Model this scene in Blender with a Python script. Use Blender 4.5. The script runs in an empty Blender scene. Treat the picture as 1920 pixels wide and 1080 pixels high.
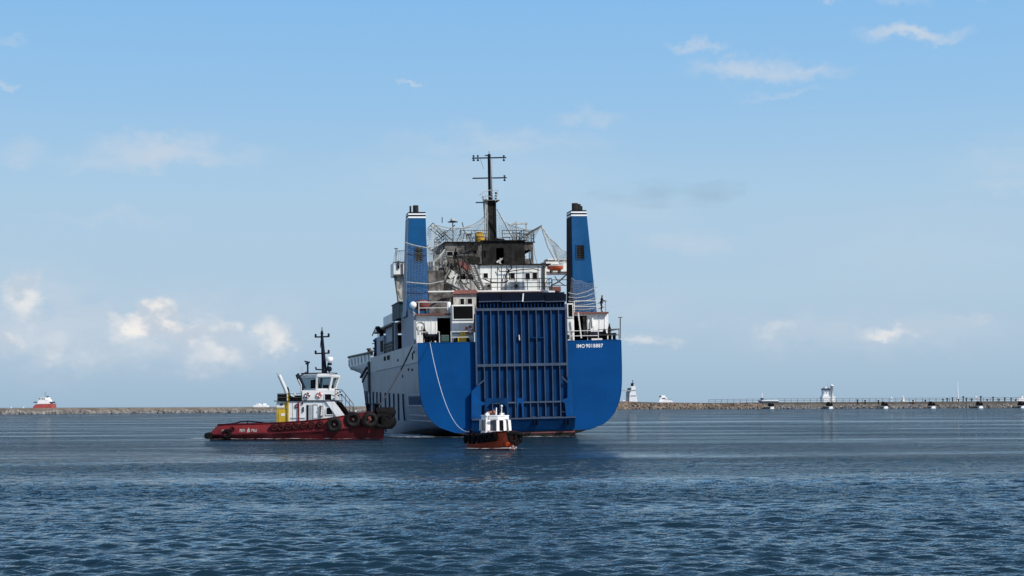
import bpy, bmesh, math, random
import numpy as np
from mathutils import Vector, Matrix, Euler
R = math.radians
random.seed(7)
rng = np.random.default_rng(11)
scene = bpy.context.scene
col = scene.collection

# ------------------------------------------------------------------ camera
F = 3000.0                                   # focal length in photo pixels (1920 wide)
CAM_H = 3.1
cam_data = bpy.data.cameras.new('camera')
cam_data.sensor_width = 36.0
cam_data.lens = 36.0 * F / 1920.0
cam_data.clip_start = 0.1
cam_data.clip_end = 60000.0
cam = bpy.data.objects.new('camera', cam_data)
col.objects.link(cam)
CAM_M = (Matrix.Translation((0, 0, CAM_H)) @ Matrix.Rotation(R(90) + math.atan(220.5 / F), 4, 'X')
         @ Matrix.Rotation(R(-0.209), 4, 'Z'))
cam.matrix_world = CAM_M
scene.camera = cam

# ------------------------------------------------------------------ sun, sky, exposure
SUN_AZ = R(52.0)                             # to the right of straight behind the camera
SUN_EL = R(42.0)
to_sun = Vector((math.sin(SUN_AZ) * math.cos(SUN_EL), -math.cos(SUN_AZ) * math.cos(SUN_EL), math.sin(SUN_EL)))
sun_data = bpy.data.lights.new('sun', 'SUN')
sun_data.energy = 4.0
sun_data.angle = R(0.6)
sun_data.color = (1.0, 0.95, 0.87)
sun = bpy.data.objects.new('sun', sun_data)
sun.rotation_euler = to_sun.to_track_quat('Z', 'Y').to_euler()
sun.location = (60, -60, 90)
col.objects.link(sun)

scene.view_settings.view_transform = 'Standard'
scene.view_settings.look = 'None'
scene.view_settings.exposure = 0.0
scene.view_settings.gamma = 1.0
scene.cycles.use_denoising = True
scene.cycles.max_bounces = 6

world = bpy.data.worlds.new('World')
scene.world = world
world.use_nodes = True
wn, wl = world.node_tree.nodes, world.node_tree.links
wn.clear()


def M(op, a, b=None, c=None, nodes=None, links=None, clamp=False):
    nodes = wn if nodes is None else nodes
    links = wl if links is None else links
    n = nodes.new('ShaderNodeMath')
    n.operation = op
    n.use_clamp = clamp
    for i, v in enumerate((a, b, c)):
        if v is None:
            continue
        if isinstance(v, (int, float)):
            n.inputs[i].default_value = v
        else:
            links.new(v, n.inputs[i])
    return n.outputs[0]


def mixc(fac, a, b, nodes, links, mode='MIX'):
    n = nodes.new('ShaderNodeMix')
    n.data_type = 'RGBA'
    n.blend_type = mode
    for sock, v in ((n.inputs[0], fac), (n.inputs[6], a), (n.inputs[7], b)):
        if isinstance(v, (int, float)):
            sock.default_value = v
        elif isinstance(v, tuple):
            sock.default_value = (*v[:3], 1)
        else:
            links.new(v, sock)
    return n.outputs[2]


def ramp01(v, lo, hi, nodes, links, smooth=True):
    n = nodes.new('ShaderNodeMapRange')
    n.interpolation_type = 'SMOOTHSTEP' if smooth else 'LINEAR'
    n.inputs['From Min'].default_value = lo
    n.inputs['From Max'].default_value = hi
    links.new(v, n.inputs['Value'])
    return n.outputs['Result']


sky = wn.new('ShaderNodeTexSky')
sky.sky_type = 'NISHITA'
sky.sun_disc = False
sky.sun_elevation = SUN_EL
sky.sun_rotation = math.pi - SUN_AZ          # clockwise from +Y
sky.altitude = 0
sky.air_density = 1.0
sky.dust_density = 0.6
sky.ozone_density = 1.6
tc = wn.new('ShaderNodeTexCoord')
sep = wn.new('ShaderNodeSeparateXYZ')
wl.new(tc.outputs['Generated'], sep.inputs[0])
AZ = M('ARCTAN2', sep.outputs[0], sep.outputs[1])
EL = M('ARCSINE', sep.outputs[2])


def wnoise(sa, se, detail, rough, off, dist=0.0):
    cmb = wn.new('ShaderNodeCombineXYZ')
    wl.new(M('MULTIPLY', AZ, sa), cmb.inputs[0])
    wl.new(M('MULTIPLY', EL, se), cmb.inputs[1])
    cmb.inputs[2].default_value = off
    n = wn.new('ShaderNodeTexNoise')
    n.inputs['Scale'].default_value = 1.0
    n.inputs['Detail'].default_value = detail
    n.inputs['Roughness'].default_value = rough
    n.inputs['Distortion'].default_value = dist
    wl.new(cmb.outputs[0], n.inputs['Vector'])
    return n.outputs['Fac']


# clear air: the Nishita sky overhead, pale hazy blue air in the lowest twenty degrees
SKYK = 0.11
air = wn.new('ShaderNodeValToRGB')
cr = air.color_ramp
stops = [(0.0, (.345, .485, .625)), (.03, (.395, .54, .68)), (.07, (.435, .59, .735)), (.13, (.405, .595, .775)), (.19, (.305, .540, .805)),
         (.26, (.235, .495, .825)), (.40, (.150, .385, .73)), (1.0, (.08, .25, .58))]
cr.elements[0].position, cr.elements[1].position = 0.0, 1.0
for q, (p_, c_) in enumerate(stops):
    e_ = cr.elements[0] if q == 0 else (cr.elements[len(cr.elements) - 1] if p_ == 1.0 else cr.elements.new(p_))
    e_.color = (*c_, 1)
wl.new(M('MAXIMUM', EL, 0.0), air.inputs[0])
airk = mixc(1.0, air.outputs[0], (1 / SKYK, 1 / SKYK, 1 / SKYK), wn, wl, 'MULTIPLY')
skyc = mixc(ramp01(EL, 0.22, 0.75, wn, wl), airk, sky.outputs[0], wn, wl)

# warped direction for cloud outlines
w1 = M('SUBTRACT', wnoise(40, 52, 6, 0.60, 3.1), 0.5)
w2 = M('SUBTRACT', wnoise(40, 52, 6, 0.60, 9.7), 0.5)
AZW = M('MULTIPLY_ADD', w1, 0.044, AZ)
ELW = M('MULTIPLY_ADD', w2, 0.036, EL)
fine = wnoise(46, 60, 4, 0.52, 1.3)


def blob(px, py, rx, ry, op, soft):
    a, e = (px - 960) / F, (761 - py) / F
    dx = M('MULTIPLY', M('SUBTRACT', AZW, a), F / (rx * 1.3))
    dy = M('MULTIPLY', M('SUBTRACT', ELW, e), F / (ry * 1.3))
    d = M('SQRT', M('ADD', M('MULTIPLY', dx, dx), M('MULTIPLY', dy, dy)))
    n = wn.new('ShaderNodeMapRange')
    n.interpolation_type = 'SMOOTHSTEP'
    n.inputs['From Min'].default_value = 1.0
    n.inputs['From Max'].default_value = 1.0 - soft
    n.inputs['To Max'].default_value = op
    wl.new(d, n.inputs['Value'])
    return n.outputs['Result']


puffs = [(72, 552, 44, 36, .6, .75), (82, 592, 30, 40, .45, .9), (40, 650, 34, 22, .65, .7),
         (300, 604, 46, 34, 1.0, .4), (338, 628, 44, 26, .85, .6), (262, 612, 50, 34, .45, .9), (228, 590, 30, 26, .42, .9),
         (420, 622, 44, 38, .55, .8), (440, 604, 30, 20, .5, .8), (520, 630, 38, 34, .6, .75), (535, 648, 24, 20, .45, .9),
         (120, 660, 110, 30, .28, 1.0), (380, 660, 150, 34, .30, 1.0), (1660, 624, 56, 16, .6, .8), (1450, 620, 50, 14, .3, 1.0), (1225, 645, 44, 14, .4, .9), (1190, 632, 30, 12, .35, .9), (1800, 616, 60, 16, .22, 1.0),
         (1330, 612, 40, 14, .22, 1.0), (1230, 640, 40, 16, .2, 1.0), (1480, 640, 70, 16, .16, 1.0)]
veils = [(320, 625, 360, 85, .38, 1.0), (70, 600, 130, 120, .36, 1.0), (1640, 630, 330, 50, .26, 1.0), (1150, 600, 160, 60, .2, 1.0), (900, 330, 320, 60, .16, 1.0), (1720, 480, 300, 80, .12, 1.0), (290, 292, 110, 34, .40, .9), (180, 322, 80, 22, .26, 1.0), (400, 300, 130, 30, .24, 1.0), (60, 308, 60, 28, .24, 1.0),
         (940, 268, 230, 26, .24, 1.0), (1110, 224, 80, 18, .28, 1.0), (1310, 96, 50, 14, .4, 1.0), (1390, 140, 100, 26, .42, 1.0),
         (1490, 152, 110, 20, .36, 1.0), (1710, 92, 100, 16, .52, .9), (1850, 10, 120, 18, .60, .9), (1570, 12, 34, 12, .4, 1.0),
         (1690, 30, 60, 14, .24, 1.0), (770, 153, 28, 6, .36, 1.0), (10, 184, 50, 8, .38, 1.0), (20, 105, 34, 8, .2, 1.0),
         (1290, 455, 110, 26, .26, 1.0), (1180, 400, 130, 40, .14, 1.0), (1870, 330, 120, 50, .16, 1.0), (230, 416, 150, 14, .14, 1.0),
         (1860, 380, 90, 16, .16, 1.0), (1470, 190, 90, 8, .2, 1.0)]


def union(lst):
    acc = None
    for b in lst:
        v = blob(*b)
        acc = v if acc is None else M('SUBTRACT', M('ADD', acc, v), M('MULTIPLY', acc, v))
    return acc


cum = M('MULTIPLY', union(puffs), ramp01(fine, 0.10, 0.52, wn, wl), clamp=True)
vei = M('MULTIPLY', M('MULTIPLY', union(veils), 1.55), ramp01(wnoise(26, 70, 5, 0.6, 5.5), 0.12, 0.62, wn, wl), clamp=True)
# the rest of the sky carries the same scattered veils and a low bank of puffs
side = ramp01(M('ABSOLUTE', AZ), 0.36, 0.55, wn, wl)
high = ramp01(EL, 0.27, 0.36, wn, wl)
over = M('MAXIMUM', side, high)
gen = M('MULTIPLY', M('MULTIPLY', ramp01(wnoise(7, 20, 6, 0.6, 12.0), 0.5, 0.75, wn, wl), over), 0.5)
genlow = M('MULTIPLY', M('MULTIPLY', ramp01(wnoise(22, 34, 6, 0.6, 17.0), 0.52, 0.7, wn, wl), side),
           M('MULTIPLY', ramp01(EL, 0.10, 0.04, wn, wl), 0.6))
veil_c = (0.60 / SKYK, 0.67 / SKYK, 0.76 / SKYK)
puff_lit = (0.90 / SKYK, 0.87 / SKYK, 0.84 / SKYK)
puff_dim = (0.54 / SKYK, 0.61 / SKYK, 0.70 / SKYK)
skyc = mixc(M('MAXIMUM', vei, gen), skyc, veil_c, wn, wl)
# the sun stands to the right: a puff is bright where it thins towards the light
lit = ramp01(M('ADD', fine, M('MULTIPLY', w2, 0.5)), 0.38, 0.64, wn, wl)
skyc = mixc(M('MAXIMUM', cum, genlow), skyc, mixc(lit, puff_dim, puff_lit, wn, wl), wn, wl)
bg = wn.new('ShaderNodeBackground')
bg.inputs['Strength'].default_value = SKYK
wl.new(skyc, bg.inputs['Color'])
wo = wn.new('ShaderNodeOutputWorld')
wl.new(bg.outputs[0], wo.inputs['Surface'])

# ------------------------------------------------------------------ helpers


def tag(o, label=None, cat=None, group=None, kind=None):
    if label: o['label'] = label
    if cat: o['category'] = cat
    if group: o['group'] = group
    if kind: o['kind'] = kind
    return o


def empty(name, loc=(0, 0, 0), rot=(0, 0, 0)):
    o = bpy.data.objects.new(name, None)
    o.empty_display_size = 0.5
    o.location = loc
    o.rotation_euler = rot
    col.objects.link(o)
    return o


def ray(px, py):
    return CAM_M.to_3x3() @ Vector(((px - 960) / F, (540 - py) / F, -1.0))


def W(px, py, Y):
    """the place at depth Y that the photograph shows at this pixel"""
    d = ray(px, py)
    return Vector((0, 0, CAM_H)) + d * (Y / d.y)


def lerp(a, b, t):
    return a + (b - a) * t


def interp(tab, x):
    if x <= tab[0][0]: return tab[0][1]
    for (x0, y0), (x1, y1) in zip(tab, tab[1:]):
        if x <= x1:
            return y0 + (y1 - y0) * (x - x0) / (x1 - x0)
    return tab[-1][1]


def sst(x, a=0.0, b=1.0):
    x = min(1, max(0, (x - a) / (b - a)))
    return x * x * (3 - 2 * x)


class MB:
    """collects shapes; build() links them as ONE mesh object"""

    def __init__(self):
        self.v, self.f, self.s = [], [], []

    def add(self, vs, fs, smooth=False):
        n = len(self.v)
        self.v += [tuple(p) for p in vs]
        self.f += [tuple(i + n for i in f) for f in fs]
        self.s += [smooth] * len(fs)
        return self

    def hexa(self, p):
        return self.add(p, [(0, 3, 2, 1), (4, 5, 6, 7), (0, 1, 5, 4), (1, 2, 6, 5), (2, 3, 7, 6), (3, 0, 4, 7)])

    def box(self, x0, x1, y0, y1, z0, z1):
        x0, x1 = min(x0, x1), max(x0, x1)
        y0, y1 = min(y0, y1), max(y0, y1)
        z0, z1 = min(z0, z1), max(z0, z1)
        return self.hexa([(x0, y0, z0), (x1, y0, z0), (x1, y1, z0), (x0, y1, z0),
                          (x0, y0, z1), (x1, y0, z1), (x1, y1, z1), (x0, y1, z1)])

    def prism(self, poly, off):
        off = Vector(off)
        n = len(poly)
        a = [Vector(p) for p in poly]
        b = [p + off for p in a]
        fs = [tuple(range(n - 1, -1, -1)), tuple(range(n, 2 * n))]
        fs += [(i, (i + 1) % n, n + (i + 1) % n, n + i) for i in range(n)]
        return self.add(a + b, fs)

    def bar(self, p, q, w, h=None):
        p, q = Vector(p), Vector(q)
        h = h or w
        d = (q - p).normalized()
        up = Vector((0, 0, 1)) if abs(d.z) < 0.95 else Vector((0, 1, 0))
        x = d.cross(up).normalized() * (w / 2)
        y = x.cross(d).normalized() * (h / 2)
        return self.hexa([p - x - y, p + x - y, p + x + y, p - x + y, q - x - y, q + x - y, q + x + y, q - x + y])

    def tube(self, pts, r, n=6, r2=None, cap=True):
        pts = [Vector(p) for p in pts]
        m = len(pts)
        rings = []
        up0 = None
        for i, p in enumerate(pts):
            d = (pts[min(i + 1, m - 1)] - pts[max(i - 1, 0)]).normalized()
            if up0 is None:
                up0 = Vector((0, 0, 1)) if abs(d.z) < 0.9 else Vector((0, 1, 0))
            x = d.cross(up0).normalized()
            y = x.cross(d).normalized()
            rr = r if r2 is None else lerp(r, r2, i / (m - 1))
            rings.append([p + (x * math.cos(k * 2 * math.pi / n) + y * math.sin(k * 2 * math.pi / n)) * rr for k in range(n)])
        vs = [p for rg in rings for p in rg]
        fs = [(i * n + k, i * n + (k + 1) % n, (i + 1) * n + (k + 1) % n, (i + 1) * n + k) for i in range(m - 1) for k in range(n)]
        self.add(vs, fs, n > 5)
        if cap:
            self.add(rings[0], [tuple(range(n))])
            self.add(rings[-1], [tuple(range(n - 1, -1, -1))])
        return self

    def lathe(self, prof, c, axis=(0, 0, 1), n=16, smooth=True):
        c, ax = Vector(c), Vector(axis).normalized()
        u = ax.orthogonal().normalized()
        w = ax.cross(u)
        vs = [c + ax * z + (u * math.cos(k * 2 * math.pi / n) + w * math.sin(k * 2 * math.pi / n)) * max(r, 1e-4) for r, z in prof for k in range(n)]
        fs = [(i * n + k, i * n + (k + 1) % n, (i + 1) * n + (k + 1) % n, (i + 1) * n + k) for i in range(len(prof) - 1) for k in range(n)]
        return self.add(vs, fs, smooth)

    def torus(self, c, axis, Rr, r, n=20, m=8, flat=1.0):
        prof = [(Rr + r * math.cos(k * 2 * math.pi / m), flat * r * math.sin(k * 2 * math.pi / m)) for k in range(m + 1)]
        return self.lathe(prof, c, axis, n)

    def ball(self, c, r, n=12, zs=1.0):
        prof = [(r * math.sin(k * math.pi / 8), -zs * r * math.cos(k * math.pi / 8)) for k in range(9)]
        return self.lathe(prof, c, (0, 0, 1), n)

    def grid(self, fn, nu, nv, smooth=True):
        vs = [fn(i / nu, j / nv) for j in range(nv + 1) for i in range(nu + 1)]
        fs = [(j * (nu + 1) + i, j * (nu + 1) + i + 1, (j + 1) * (nu + 1) + i + 1, (j + 1) * (nu + 1) + i) for j in range(nv) for i in range(nu)]
        return self.add(vs, fs, smooth)

    def build(self, name, mat, parent=None, bevel=0.0):
        me = bpy.data.meshes.new(name)
        me.from_pydata(self.v, [], self.f)
        me.polygons.foreach_set('use_smooth', self.s)
        me.update()
        o = bpy.data.objects.new(name, me)
        if mat is not None:
            me.materials.append(mat)
        col.objects.link(o)
        if parent is not None:
            o.parent = parent
        if bevel:
            b = o.modifiers.new('edge', 'BEVEL')
            b.width = bevel
            b.segments = 2
            b.limit_method = 'ANGLE'
        return o


def mesh_copy(src, parent, loc=None, name=None):
    o = src.copy()
    col.objects.link(o)
    o.parent = parent
    if name: o.name = name
    if loc is not None: o.location = loc
    return o


# ------------------------------------------------------------------ materials
def new_mat(name):
    m = bpy.data.materials.new(name)
    m.use_nodes = True
    nt = m.node_tree
    return m, nt.nodes, nt.links, nt.nodes['Principled BSDF']


def paint(name, c, rough=0.45, metal=0.0, var=0.12, scale=0.6, rust=0.0, rust_c=(0.16, 0.07, 0.035), streak=0.0,
          streak_c=(0.10, 0.09, 0.08), bump=0.0, spec=0.5, rscale=1.3):
    """painted steel: uneven tone, vertical grime streaks and rust spots"""
    m, n, l, bs = new_mat(name)
    t = n.new('ShaderNodeTexCoord')

    def noise(sc, vec=(1, 1, 1), detail=5, rg=0.6, off=0.0):
        mp = n.new('ShaderNodeMapping')
        mp.inputs['Scale'].default_value = vec
        mp.inputs['Location'].default_value = (off, off * .7, off * .3)
        l.new(t.outputs['Object'], mp.inputs['Vector'])
        x = n.new('ShaderNodeTexNoise')
        x.inputs['Scale'].default_value = sc
        x.inputs['Detail'].default_value = detail
        x.inputs['Roughness'].default_value = rg
        l.new(mp.outputs[0], x.inputs['Vector'])
        return x.outputs['Fac']
    a = tuple(min(1, x * (1 + var)) for x in c)
    b = tuple(x * (1 - var) for x in c)
    cc = mixc(ramp01(noise(scale), 0.3, 0.7, n, l), b, a, n, l)
    if streak:
        sv = ramp01(noise(1.6, (1, 1, 0.10), 4, 0.55, 7), 0.50, 0.78, n, l)
        cc = mixc(M('MULTIPLY', sv, streak, nodes=n, links=l), cc, streak_c, n, l)
    if rust:
        rv = ramp01(noise(rscale, (1, 1, 0.45), 8, 0.7, 19), 0.72 - 0.28 * rust, 0.80 - 0.20 * rust, n, l)
        cc = mixc(M('MULTIPLY', rv, 0.85, nodes=n, links=l), cc, rust_c, n, l)
    l.new(cc, bs.inputs['Base Color'])
    bs.inputs['Roughness'].default_value = rough
    bs.inputs['Metallic'].default_value = metal
    bs.inputs['Specular IOR Level'].default_value = spec
    if bump:
        bp = n.new('ShaderNodeBump')
        bp.inputs['Strength'].default_value = 0.6
        bp.inputs['Distance'].default_value = bump
        l.new(noise(scale * 5, (1, 1, .6), 4, .6, 3), bp.inputs['Height'])
        l.new(bp.outputs[0], bs.inputs['Normal'])
    return m


m_blue = paint('hull_blue_paint', (0.0003, 0.055, 0.198), 0.6, spec=.08, var=.10, scale=.35, streak=.35, streak_c=(0.0005, 0.042, 0.155), bump=.012)
m_rampblue = paint('ramp_blue_paint', (0.0006, 0.032, 0.112), 0.6, spec=.10, var=.30, scale=.55, streak=.45, streak_c=(0.008, 0.014, 0.03), rust=.06)
m_ribblue = paint('ramp_rib_paint', (0.042, 0.066, 0.115), 0.5, spec=.3, var=.25, scale=.8, streak=.3, streak_c=(0.12, 0.13, 0.15))
m_armblue = paint('ramp_arm_paint', (0.001, 0.056, 0.20), 0.6, spec=.1, var=.18, scale=.7, streak=.2, streak_c=(0.03, 0.06, 0.12))
m_flap = paint('ramp_flap_paint', (0.0008, 0.004, 0.014), 0.6, spec=.1, var=.3, rust=.1)
m_funnel = paint('funnel_blue_paint', (0.006, 0.076, 0.205), 0.6, spec=.12, var=.14, scale=.5, streak=.22, streak_c=(0.05, 0.09, 0.17))
m_white = paint('white_ship_paint', (0.80, 0.80, 0.77), 0.5, var=.06, scale=.8, streak=.25, streak_c=(0.42, 0.38, 0.33), rust=.16, rscale=1.0)
m_whitedirty = paint('stained_white_paint', (0.62, 0.61, 0.57), 0.6, var=.14, scale=.9, streak=.6, streak_c=(0.16, 0.14, 0.12), rust=.35, rscale=1.2)
m_grey = paint('light_grey_side_paint', (0.265, 0.295, 0.35), 0.55, spec=.2, var=.10, scale=.3, streak=.35, streak_c=(0.20, 0.19, 0.19), rust=.14, rscale=.5)
m_soot = paint('soot_black_steel', (0.018, 0.017, 0.016), 0.9, spec=.15, var=.6, scale=1.2, streak=.4, streak_c=(0.07, 0.06, 0.055), rust=.10)
m_burnt = paint('burnt_grey_steel', (0.125, 0.115, 0.105), 0.9, spec=.2, var=.65, scale=1.3, streak=.7, streak_c=(0.035, 0.03, 0.028), rust=.36, rust_c=(0.12, 0.055, 0.035))
m_burntpale = paint('scorched_pale_steel', (0.46, 0.45, 0.42), 0.75, var=.35, scale=1.1, streak=.7, streak_c=(0.05, 0.045, 0.04), rust=.32, rust_c=(0.15, 0.06, 0.04))
m_rustdeck = paint('rusty_red_deck', (0.17, 0.055, 0.045), 0.7, var=.3, rust=.3, rust_c=(0.09, 0.05, 0.04))
m_dark = paint('dark_opening', (0.006, 0.006, 0.007), 0.8, spec=.08, var=.3)
m_glass = paint('dark_window_glass', (0.010, 0.013, 0.016), 0.12, var=.2, spec=.4)
m_reflectglass = paint('grey_reflection_glass', (0.075, 0.08, 0.085), 0.15, var=.35, scale=3, spec=.5)  # window reflection painted in as a lighter grey base colour
m_mast = paint('mast_black_paint', (0.006, 0.009, 0.020), 0.7, spec=.15, var=.3)
m_railw = paint('rail_white_paint', (0.62, 0.60, 0.57), 0.5, var=.15, scale=2, rust=.25)
m_raild = paint('rail_dark_steel', (0.06, 0.055, 0.05), 0.6, var=.4, scale=2, rust=.3)
m_teal = paint('teal_vent_paint', (0.012, 0.04, 0.06), 0.6, spec=.2, var=.25, rust=.15)
m_black = paint('black_rubber', (0.007, 0.0065, 0.007), 0.9, spec=.12, var=.5, scale=3, bump=.01)
m_tyre = paint('worn_tyre_rubber', (0.018, 0.016, 0.016), 0.9, spec=.15, var=.5, scale=2.2, streak=.4, streak_c=(0.045, 0.038, 0.036), bump=.012)
m_tyrered = paint('red_splashed_tyre', (0.040, 0.007, 0.008), 0.8, spec=.2, var=.5, scale=3, rust=.4, rust_c=(0.015, 0.012, 0.012))
m_yellow = paint('yellow_paint', (0.62, 0.40, 0.02), 0.45, var=.14, scale=1.2, streak=.2, streak_c=(0.3, 0.19, 0.03), rust=.1)
m_yellowcan = paint('yellow_canvas', (0.52, 0.29, 0.02), 0.8, var=.35, scale=2.2, streak=.5, streak_c=(0.12, 0.07, 0.01), bump=.05)
m_orange = paint('orange_plastic', (0.62, 0.10, 0.03), 0.5, var=.12)
m_tugred = paint('tug_red_paint', (0.165, 0.018, 0.021), 0.6, spec=.2, var=.25, scale=.9, streak=.5, streak_c=(0.045, 0.008, 0.010), rust=.2, rust_c=(0.03, 0.012, 0.012))
m_tugdark = paint('tug_lower_red_paint', (0.072, 0.006, 0.010), 0.6, spec=.2, var=.35, scale=.9, streak=.5, streak_c=(0.02, 0.006, 0.008))
m_tugwhite = paint('tug_white_paint', (0.80, 0.80, 0.79), 0.42, var=.05, scale=1.0, streak=.3, streak_c=(0.40, 0.37, 0.34), rust=.10)
m_tuggrey = paint('tug_door_grey', (0.36, 0.37, 0.38), 0.5, var=.1, streak=.2)
m_boatred = paint('boat_orange_red_paint', (0.44, 0.058, 0.018), 0.6, spec=.25, var=.25, scale=1.6, streak=.5, streak_c=(0.07, 0.02, 0.012), rust=.2, rust_c=(0.05, 0.02, 0.015))
m_boatwhite = paint('boat_white_paint', (0.86, 0.86, 0.84), 0.4, var=.04, streak=.15, streak_c=(0.5, 0.46, 0.40), rust=.06)
m_steel = paint('pale_pipe_paint', (0.62, 0.63, 0.64), 0.35, metal=.1, var=.1)
m_boot = paint('boot_top_red', (0.12, 0.030, 0.030), 0.6, var=.3, streak=.4, rust=.2)
m_ropew = paint('pale_blue_white_rope', (0.50, 0.56, 0.64), 0.9, var=.15, scale=8)
m_roped = paint('dark_wet_rope', (0.030, 0.034, 0.042), 0.9, var=.3, scale=8)
m_net = paint('grey_green_net_cord', (0.42, 0.43, 0.42), 0.95, spec=.1, var=.2, scale=4)
m_concrete = paint('weathered_concrete', (0.17, 0.145, 0.12), 0.9, spec=.2, var=.22, scale=.12, streak=.5, streak_c=(0.12, 0.10, 0.085), bump=.1)
m_rock = paint('breakwater_rock', (0.21, 0.195, 0.185), 0.95, spec=.1, var=.45, scale=.35, bump=.2)
m_rockbrown = paint('breakwater_brown_rock', (0.23, 0.18, 0.14), 0.95, spec=.1, var=.35, scale=.2, bump=.2)
m_farwhite = paint('far_white_paint', (0.86, 0.86, 0.86), 0.5, var=.06)
m_farred = paint('far_red_paint', (0.42, 0.075, 0.06), 0.55, var=.15, scale=.4)
m_farblue = paint('far_dark_hull_paint', (0.035, 0.05, 0.075), 0.55, var=.2)
m_farrust = paint('far_rusty_red_paint', (0.33, 0.13, 0.09), 0.6, var=.25)
m_skin = paint('skin', (0.30, 0.16, 0.10), 0.6, var=.1)
m_cloth = paint('dark_work_clothes', (0.012, 0.014, 0.020), 0.9, var=.35, scale=6)
m_hair = paint('dark_hair', (0.012, 0.010, 0.009), 0.8, var=.2)
m_strip = paint('blue_black_rubbing_strip', (0.018, 0.040, 0.080), 0.7, spec=.15, var=.3)
m_boxgreen = paint('dark_green_paint', (0.03, 0.07, 0.06), 0.5, var=.25)

# ------------------------------------------------------------------ water
def build_water():
    fpx = 1600.0
    ps = np.linspace(fpx * CAM_H / 15.0, fpx * CAM_H / 2200.0, 1750)
    Y = np.concatenate([[-3000, -300, -40, 0, 8, 12], fpx * CAM_H / ps, [3000, 5000, 9000, 20000, 45000]])
    ui = np.linspace(-0.40, 0.40, 400)
    uo = np.array([0.5, 0.65, 0.9, 1.4, 2.5, 5, 10])
    U = np.concatenate([-uo[::-1], ui, uo])
    X = U[None, :] * (np.abs(Y)[:, None] + 12.0)
    YY = np.repeat(Y[:, None], len(U), 1)
    rows = np.gradient(Y)[:, None]
    cols = np.gradient(X, axis=1)
    Z = np.zeros_like(X)
    # calm slicks and gust patches
    ch = np.zeros_like(X)
    for k in range(16):
        a = rng.uniform(-0.28, 0.28)
        lam = math.exp(rng.uniform(math.log(14), math.log(140)))
        ch += np.sin(2 * math.pi * (X * math.sin(a) * .55 + YY * math.cos(a)) / lam + rng.uniform(0, 6.28)
                     + 1.3 * np.sin(X / (lam * 2.2) + k)) * 0.25
    chop = np.clip(0.98 + 0.26 * ch, 0.45, 1.4)
    # smooth streak in the ship's lee, beyond its starboard quarter
    streak = np.exp(-((YY - 292 - 8 * np.sin(X / 60)) / 11.0) ** 2) * (1 / (1 + np.exp(-(X - 14) / 6)))
    streak = streak * np.clip(1.15 - X / 160.0, 0.2, 1)
    chop = chop * (1 - 0.93 * streak)
    lost2 = np.zeros_like(X)
    tot2 = 0.0
    for k in range(130):
        lam = math.exp(rng.uniform(math.log(0.40), math.log(2.3)))
        spread = 0.46 if lam < 1.3 else 0.30
        th = rng.normal(0.18, spread)
        kx, ky = math.sin(th) * 2 * math.pi / lam, math.cos(th) * 2 * math.pi / lam
        amp = 0.0185 * lam / (2 * math.pi) * (1.95 if lam < 0.9 else (0.7 if lam < 1.4 else 0.26))
        # a wave is only drawn where the sheet is fine enough to carry it
        lim = np.sqrt((ky * rows / 2.0) ** 2 + (kx * cols / 2.0) ** 2)
        w = np.clip(1.6 - lim, 0, 1)
        sl2 = (amp * 2 * math.pi / lam) ** 2
        lost2 += sl2 * (1 - w * w)
        tot2 += sl2
        ph = kx * X + ky * YY + rng.uniform(0, 6.28)
        s = np.sin(ph)
        Z += amp * w * (s - 0.28 * np.cos(2 * ph))
    Z *= chop * np.clip((700 - YY) / 350, 0, 1)
    Z[(YY > 1800) | (YY < 10)] = 0
    # where the sheet is too coarse for the short waves, the surface relief takes them over
    chop = chop * (0.85 + 1.25 * np.sqrt(lost2 / tot2))
    n, m = X.shape
    co = np.stack([X, YY, Z], -1).reshape(-1, 3)
    idx = np.arange(n * m).reshape(n, m)
    q = np.stack([idx[:-1, :-1], idx[:-1, 1:], idx[1:, 1:], idx[1:, :-1]], -1).reshape(-1, 4)
    me = bpy.data.meshes.new('water')
    me.vertices.add(len(co))
    me.vertices.foreach_set('co', co.ravel())
    me.loops.add(q.size)
    me.loops.foreach_set('vertex_index', q.ravel())
    me.polygons.add(len(q))
    me.polygons.foreach_set('loop_start', np.arange(0, q.size, 4))
    me.polygons.foreach_set('use_smooth', np.ones(len(q), bool))
    me.update(calc_edges=True)
    at = me.attributes.new('chop', 'FLOAT', 'POINT')
    at.data.foreach_set('value', chop.ravel().astype(np.float32))
    o = bpy.data.objects.new('water', me)
    col.objects.link(o)
    mt, nn, ll, bs = new_mat('sea_water')
    nn.remove(bs)
    t = nn.new('ShaderNodeTexCoord')
    a = nn.new('ShaderNodeAttribute')
    a.attribute_name = 'chop'

    def nz(sc, vec, d, off=0.0):
        mp = nn.new('ShaderNodeMapping')
        mp.inputs['Scale'].default_value = vec
        mp.inputs['Rotation'].default_value = (0, 0, off)
        ll.new(t.outputs['Object'], mp.inputs['Vector'])
        x = nn.new('ShaderNodeTexNoise')
        x.inputs['Scale'].default_value = sc
        x.inputs['Detail'].default_value = d
        x.inputs['Roughness'].default_value = 0.58
        ll.new(mp.outputs[0], x.inputs['Vector'])
        return x.outputs['Fac']
    big = nz(0.75, (0.55, 1, 1), 3, 0.15)
    group = nz(0.11, (0.45, 1, 1), 3, 0.05)
    small = nz(3.2, (0.6, 1, 1), 4, -0.2)
    hgt = M('ADD', M('MULTIPLY', big, 0.11, nodes=nn, links=ll), M('MULTIPLY', small, 0.125, nodes=nn, links=ll), nodes=nn, links=ll)
    gust = ramp01(nz(0.085, (0.30, 1, 1), 6, 0.03), 0.34, 0.66, nn, ll)
    hgt = M('MULTIPLY', hgt, M('MULTIPLY_ADD', gust, 1.25, 0.32, nodes=nn, links=ll), nodes=nn, links=ll)
    hgt = M('ADD', hgt, M('MULTIPLY', group, 0.9, nodes=nn, links=ll), nodes=nn, links=ll)
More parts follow.
